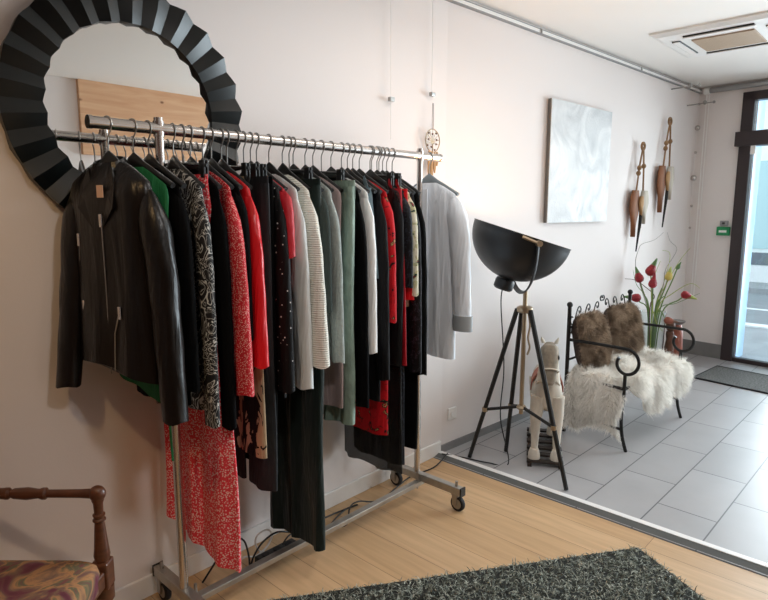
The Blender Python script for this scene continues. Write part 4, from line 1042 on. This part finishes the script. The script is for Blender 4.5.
# local x forward; local -y towards viewer
def turned(prof, p0, p1, n=16):
    p0, p1 = Vector(p0), Vector(p1); ax = (p1 - p0); L = ax.length; ax.normalize()
    e = ax.cross(Vector((.2, .9, .3))).normalized(); Mx = Matrix((e, ax.cross(e), ax)).transposed()
    return MB().lathe([(r, s * L) for r, s in prof], n, p0, Mx)
WD = -.62
post = [(.018, 0), (.021, .03), (.024, .1), (.021, .22), (.017, .45), (.014, .62), (.019, .64), (.019, .66), (.014, .68), (.018, .72), (.018, .735), (.013, .75), (.014, .9), (.018, .95), (.018, 1)]
rail = [(.016, 0), (.013, .1), (.012, .3), (.018, .31), (.018, .33), (.014, .35), (.019, .42), (.016, .5), (.011, .52), (.018, .535), (.018, .55), (.0165, .57), (.0165, .96), (.018, 1)]
for y in (0, WD):
    a = MB(); 
    turned([(r, s) for r, s in rail], (0, y, .655), (-.50, y, .655)).build('armrest', M['walnut'], t)
    MB().ball((.0, y, .655), .025, 14, (1, .9, 1)).build('arm_scroll', M['walnut'], t)
    turned(post, (0.0, y, .435), (0, y, .645)).build('arm_post', M['walnut'], t)
    turned([(.012, 0), (.014, .06), (.02, .5), (.024, .8), (.019, .84), (.028, .88), (.028, 1)], (0, y, 0), (0, y, .355)).build('front_leg', M['walnut'], t)
    MB().box(-.028, .024, y - .026, y + .026, .35, .438).build('corner_block', M['walnut'], t, smooth=False, bevel=.006)
    MB().tube([(-.60, y * .9 - .03, 0), (-.53, y * .92 - .02, .40), (-.53, y * .92 - .02, .55), (-.62, y * .92 - .02, 1.02)], .022, 10).build('back_post', M['walnut'], t)
MB().box(-.016, .016, WD, 0, .360, .415).build('front_rail', M['walnut'], t, smooth=False, bevel=.006)
for y in (0, WD): MB().box(-.53, 0, y - .014, y + .014, .360, .415).build('side_rail', M['walnut'], t, smooth=False, bevel=.006)
seat = MB(); rings = []
for k, (z, s) in enumerate(((.375, 1.0), (.418, 1.0), (.438, .985), (.450, .94), (.458, .80), (.463, .55), (.465, .2))):
    rings.append([Vector((-.258 + .278 * s * math.copysign(abs(math.cos(a)) ** .22, math.cos(a)), WD / 2 + (.308) * s * math.copysign(abs(math.sin(a)) ** .22, math.sin(a)), z)) for a in np.linspace(0, 2 * PI, 40, endpoint=False)])
seat.loft(rings).build('seat', M['tapestry'], t)
bk = MB(); rings = []
for s, w in ((0, .85), (.08, 1), (.9, 1), (1, .85)):
    z = .60 + .40 * s; x = -.545 - .075 * s
    rings.append([Vector((x + .03 * math.cos(a), WD / 2 + .25 * w * math.sin(a), z)) for a in np.linspace(0, 2 * PI, 20, endpoint=False)])
bk.loft(rings).build('backrest', M['tapestry'], t)
MB().tube(smooth_path([(-.615, -.02, 1.0), (-.63, -.15, 1.04), (-.635, WD / 2, 1.06), (-.63, WD + .15, 1.04), (-.615, WD + .04, 1.0)]), .022, 10).build('crest_rail', M['walnut'], t)

# ------------------------------------------------------------------ light
w = bpy.data.worlds.new('world'); sc.world = w; w.use_nodes = True
bg = w.node_tree.nodes['Background']; bg.inputs['Color'].default_value = (.86, .94, 1.0, 1); bg.inputs['Strength'].default_value = 2.5
def area(name, loc, target, sx, sy, power, col):
    l = bpy.data.lights.new(name, 'AREA'); l.shape = 'RECTANGLE'; l.size = sx; l.size_y = sy; l.energy = power; l.color = col
    o = bpy.data.objects.new(name, l); COL.objects.link(o); o.location = loc
    o.rotation_euler = (Vector(target) - Vector(loc)).to_track_quat('-Z', 'Y').to_euler(); return o
def spot(name, loc, target, power, col, ang=80, blend=.8, r=.05):
    l = bpy.data.lights.new(name, 'SPOT'); l.energy = power; l.color = col; l.spot_size = math.radians(ang); l.spot_blend = blend; l.shadow_soft_size = r
    o = bpy.data.objects.new(name, l); COL.objects.link(o); o.location = loc
    o.rotation_euler = (Vector(target) - Vector(loc)).to_track_quat('-Z', 'Y').to_euler(); return o
p = endp(2.2, 1.5, .35); area('daylight', p, p + EN, 2.8, 2.3, 330, (.90, .95, 1.0))
warm = (1, .64, .36); neut = (1, .96, .91)
area('ceiling_fill', (2.3, 1.0, CZ - .03), (2.3, .6, 0), 1.0, .6, 16, neut)  # added fill light, stands for no known fitting
spot('unseen_spot', (-.3, .9, CZ - .05), (.12, 2.1, .7), 36, (1, .64, .30), 80)
spot('unseen_spot', (.9, .6, CZ - .05), (1.0, 1.9, .6), 1.5, warm, 90)
spot('unseen_spot', (.75, -.15, CZ - .05), (1.8, 1.75, 1.15), 58, (1, .97, .95), 72, .7, .12)  # added neutral fill to brighten the garments, no such lamp known
pl = bpy.data.lights.new('lamp_glow', 'POINT'); pl.energy = 6; pl.color = (1, .66, .38); pl.shadow_soft_size = .05
po = bpy.data.objects.new('lamp_glow', pl); COL.objects.link(po); po.location = LC + ctr - axis * .06

sc.view_settings.view_transform = 'Standard'; sc.view_settings.look = 'None'; sc.view_settings.gamma = 1; sc.view_settings.exposure = -0.1
sc.view_settings.use_curve_mapping = False
sc.cycles.use_denoising = True
sc.cycles.max_bounces = 8; sc.cycles.diffuse_bounces = 5; sc.cycles.glossy_bounces = 4; sc.cycles.transparent_max_bounces = 12
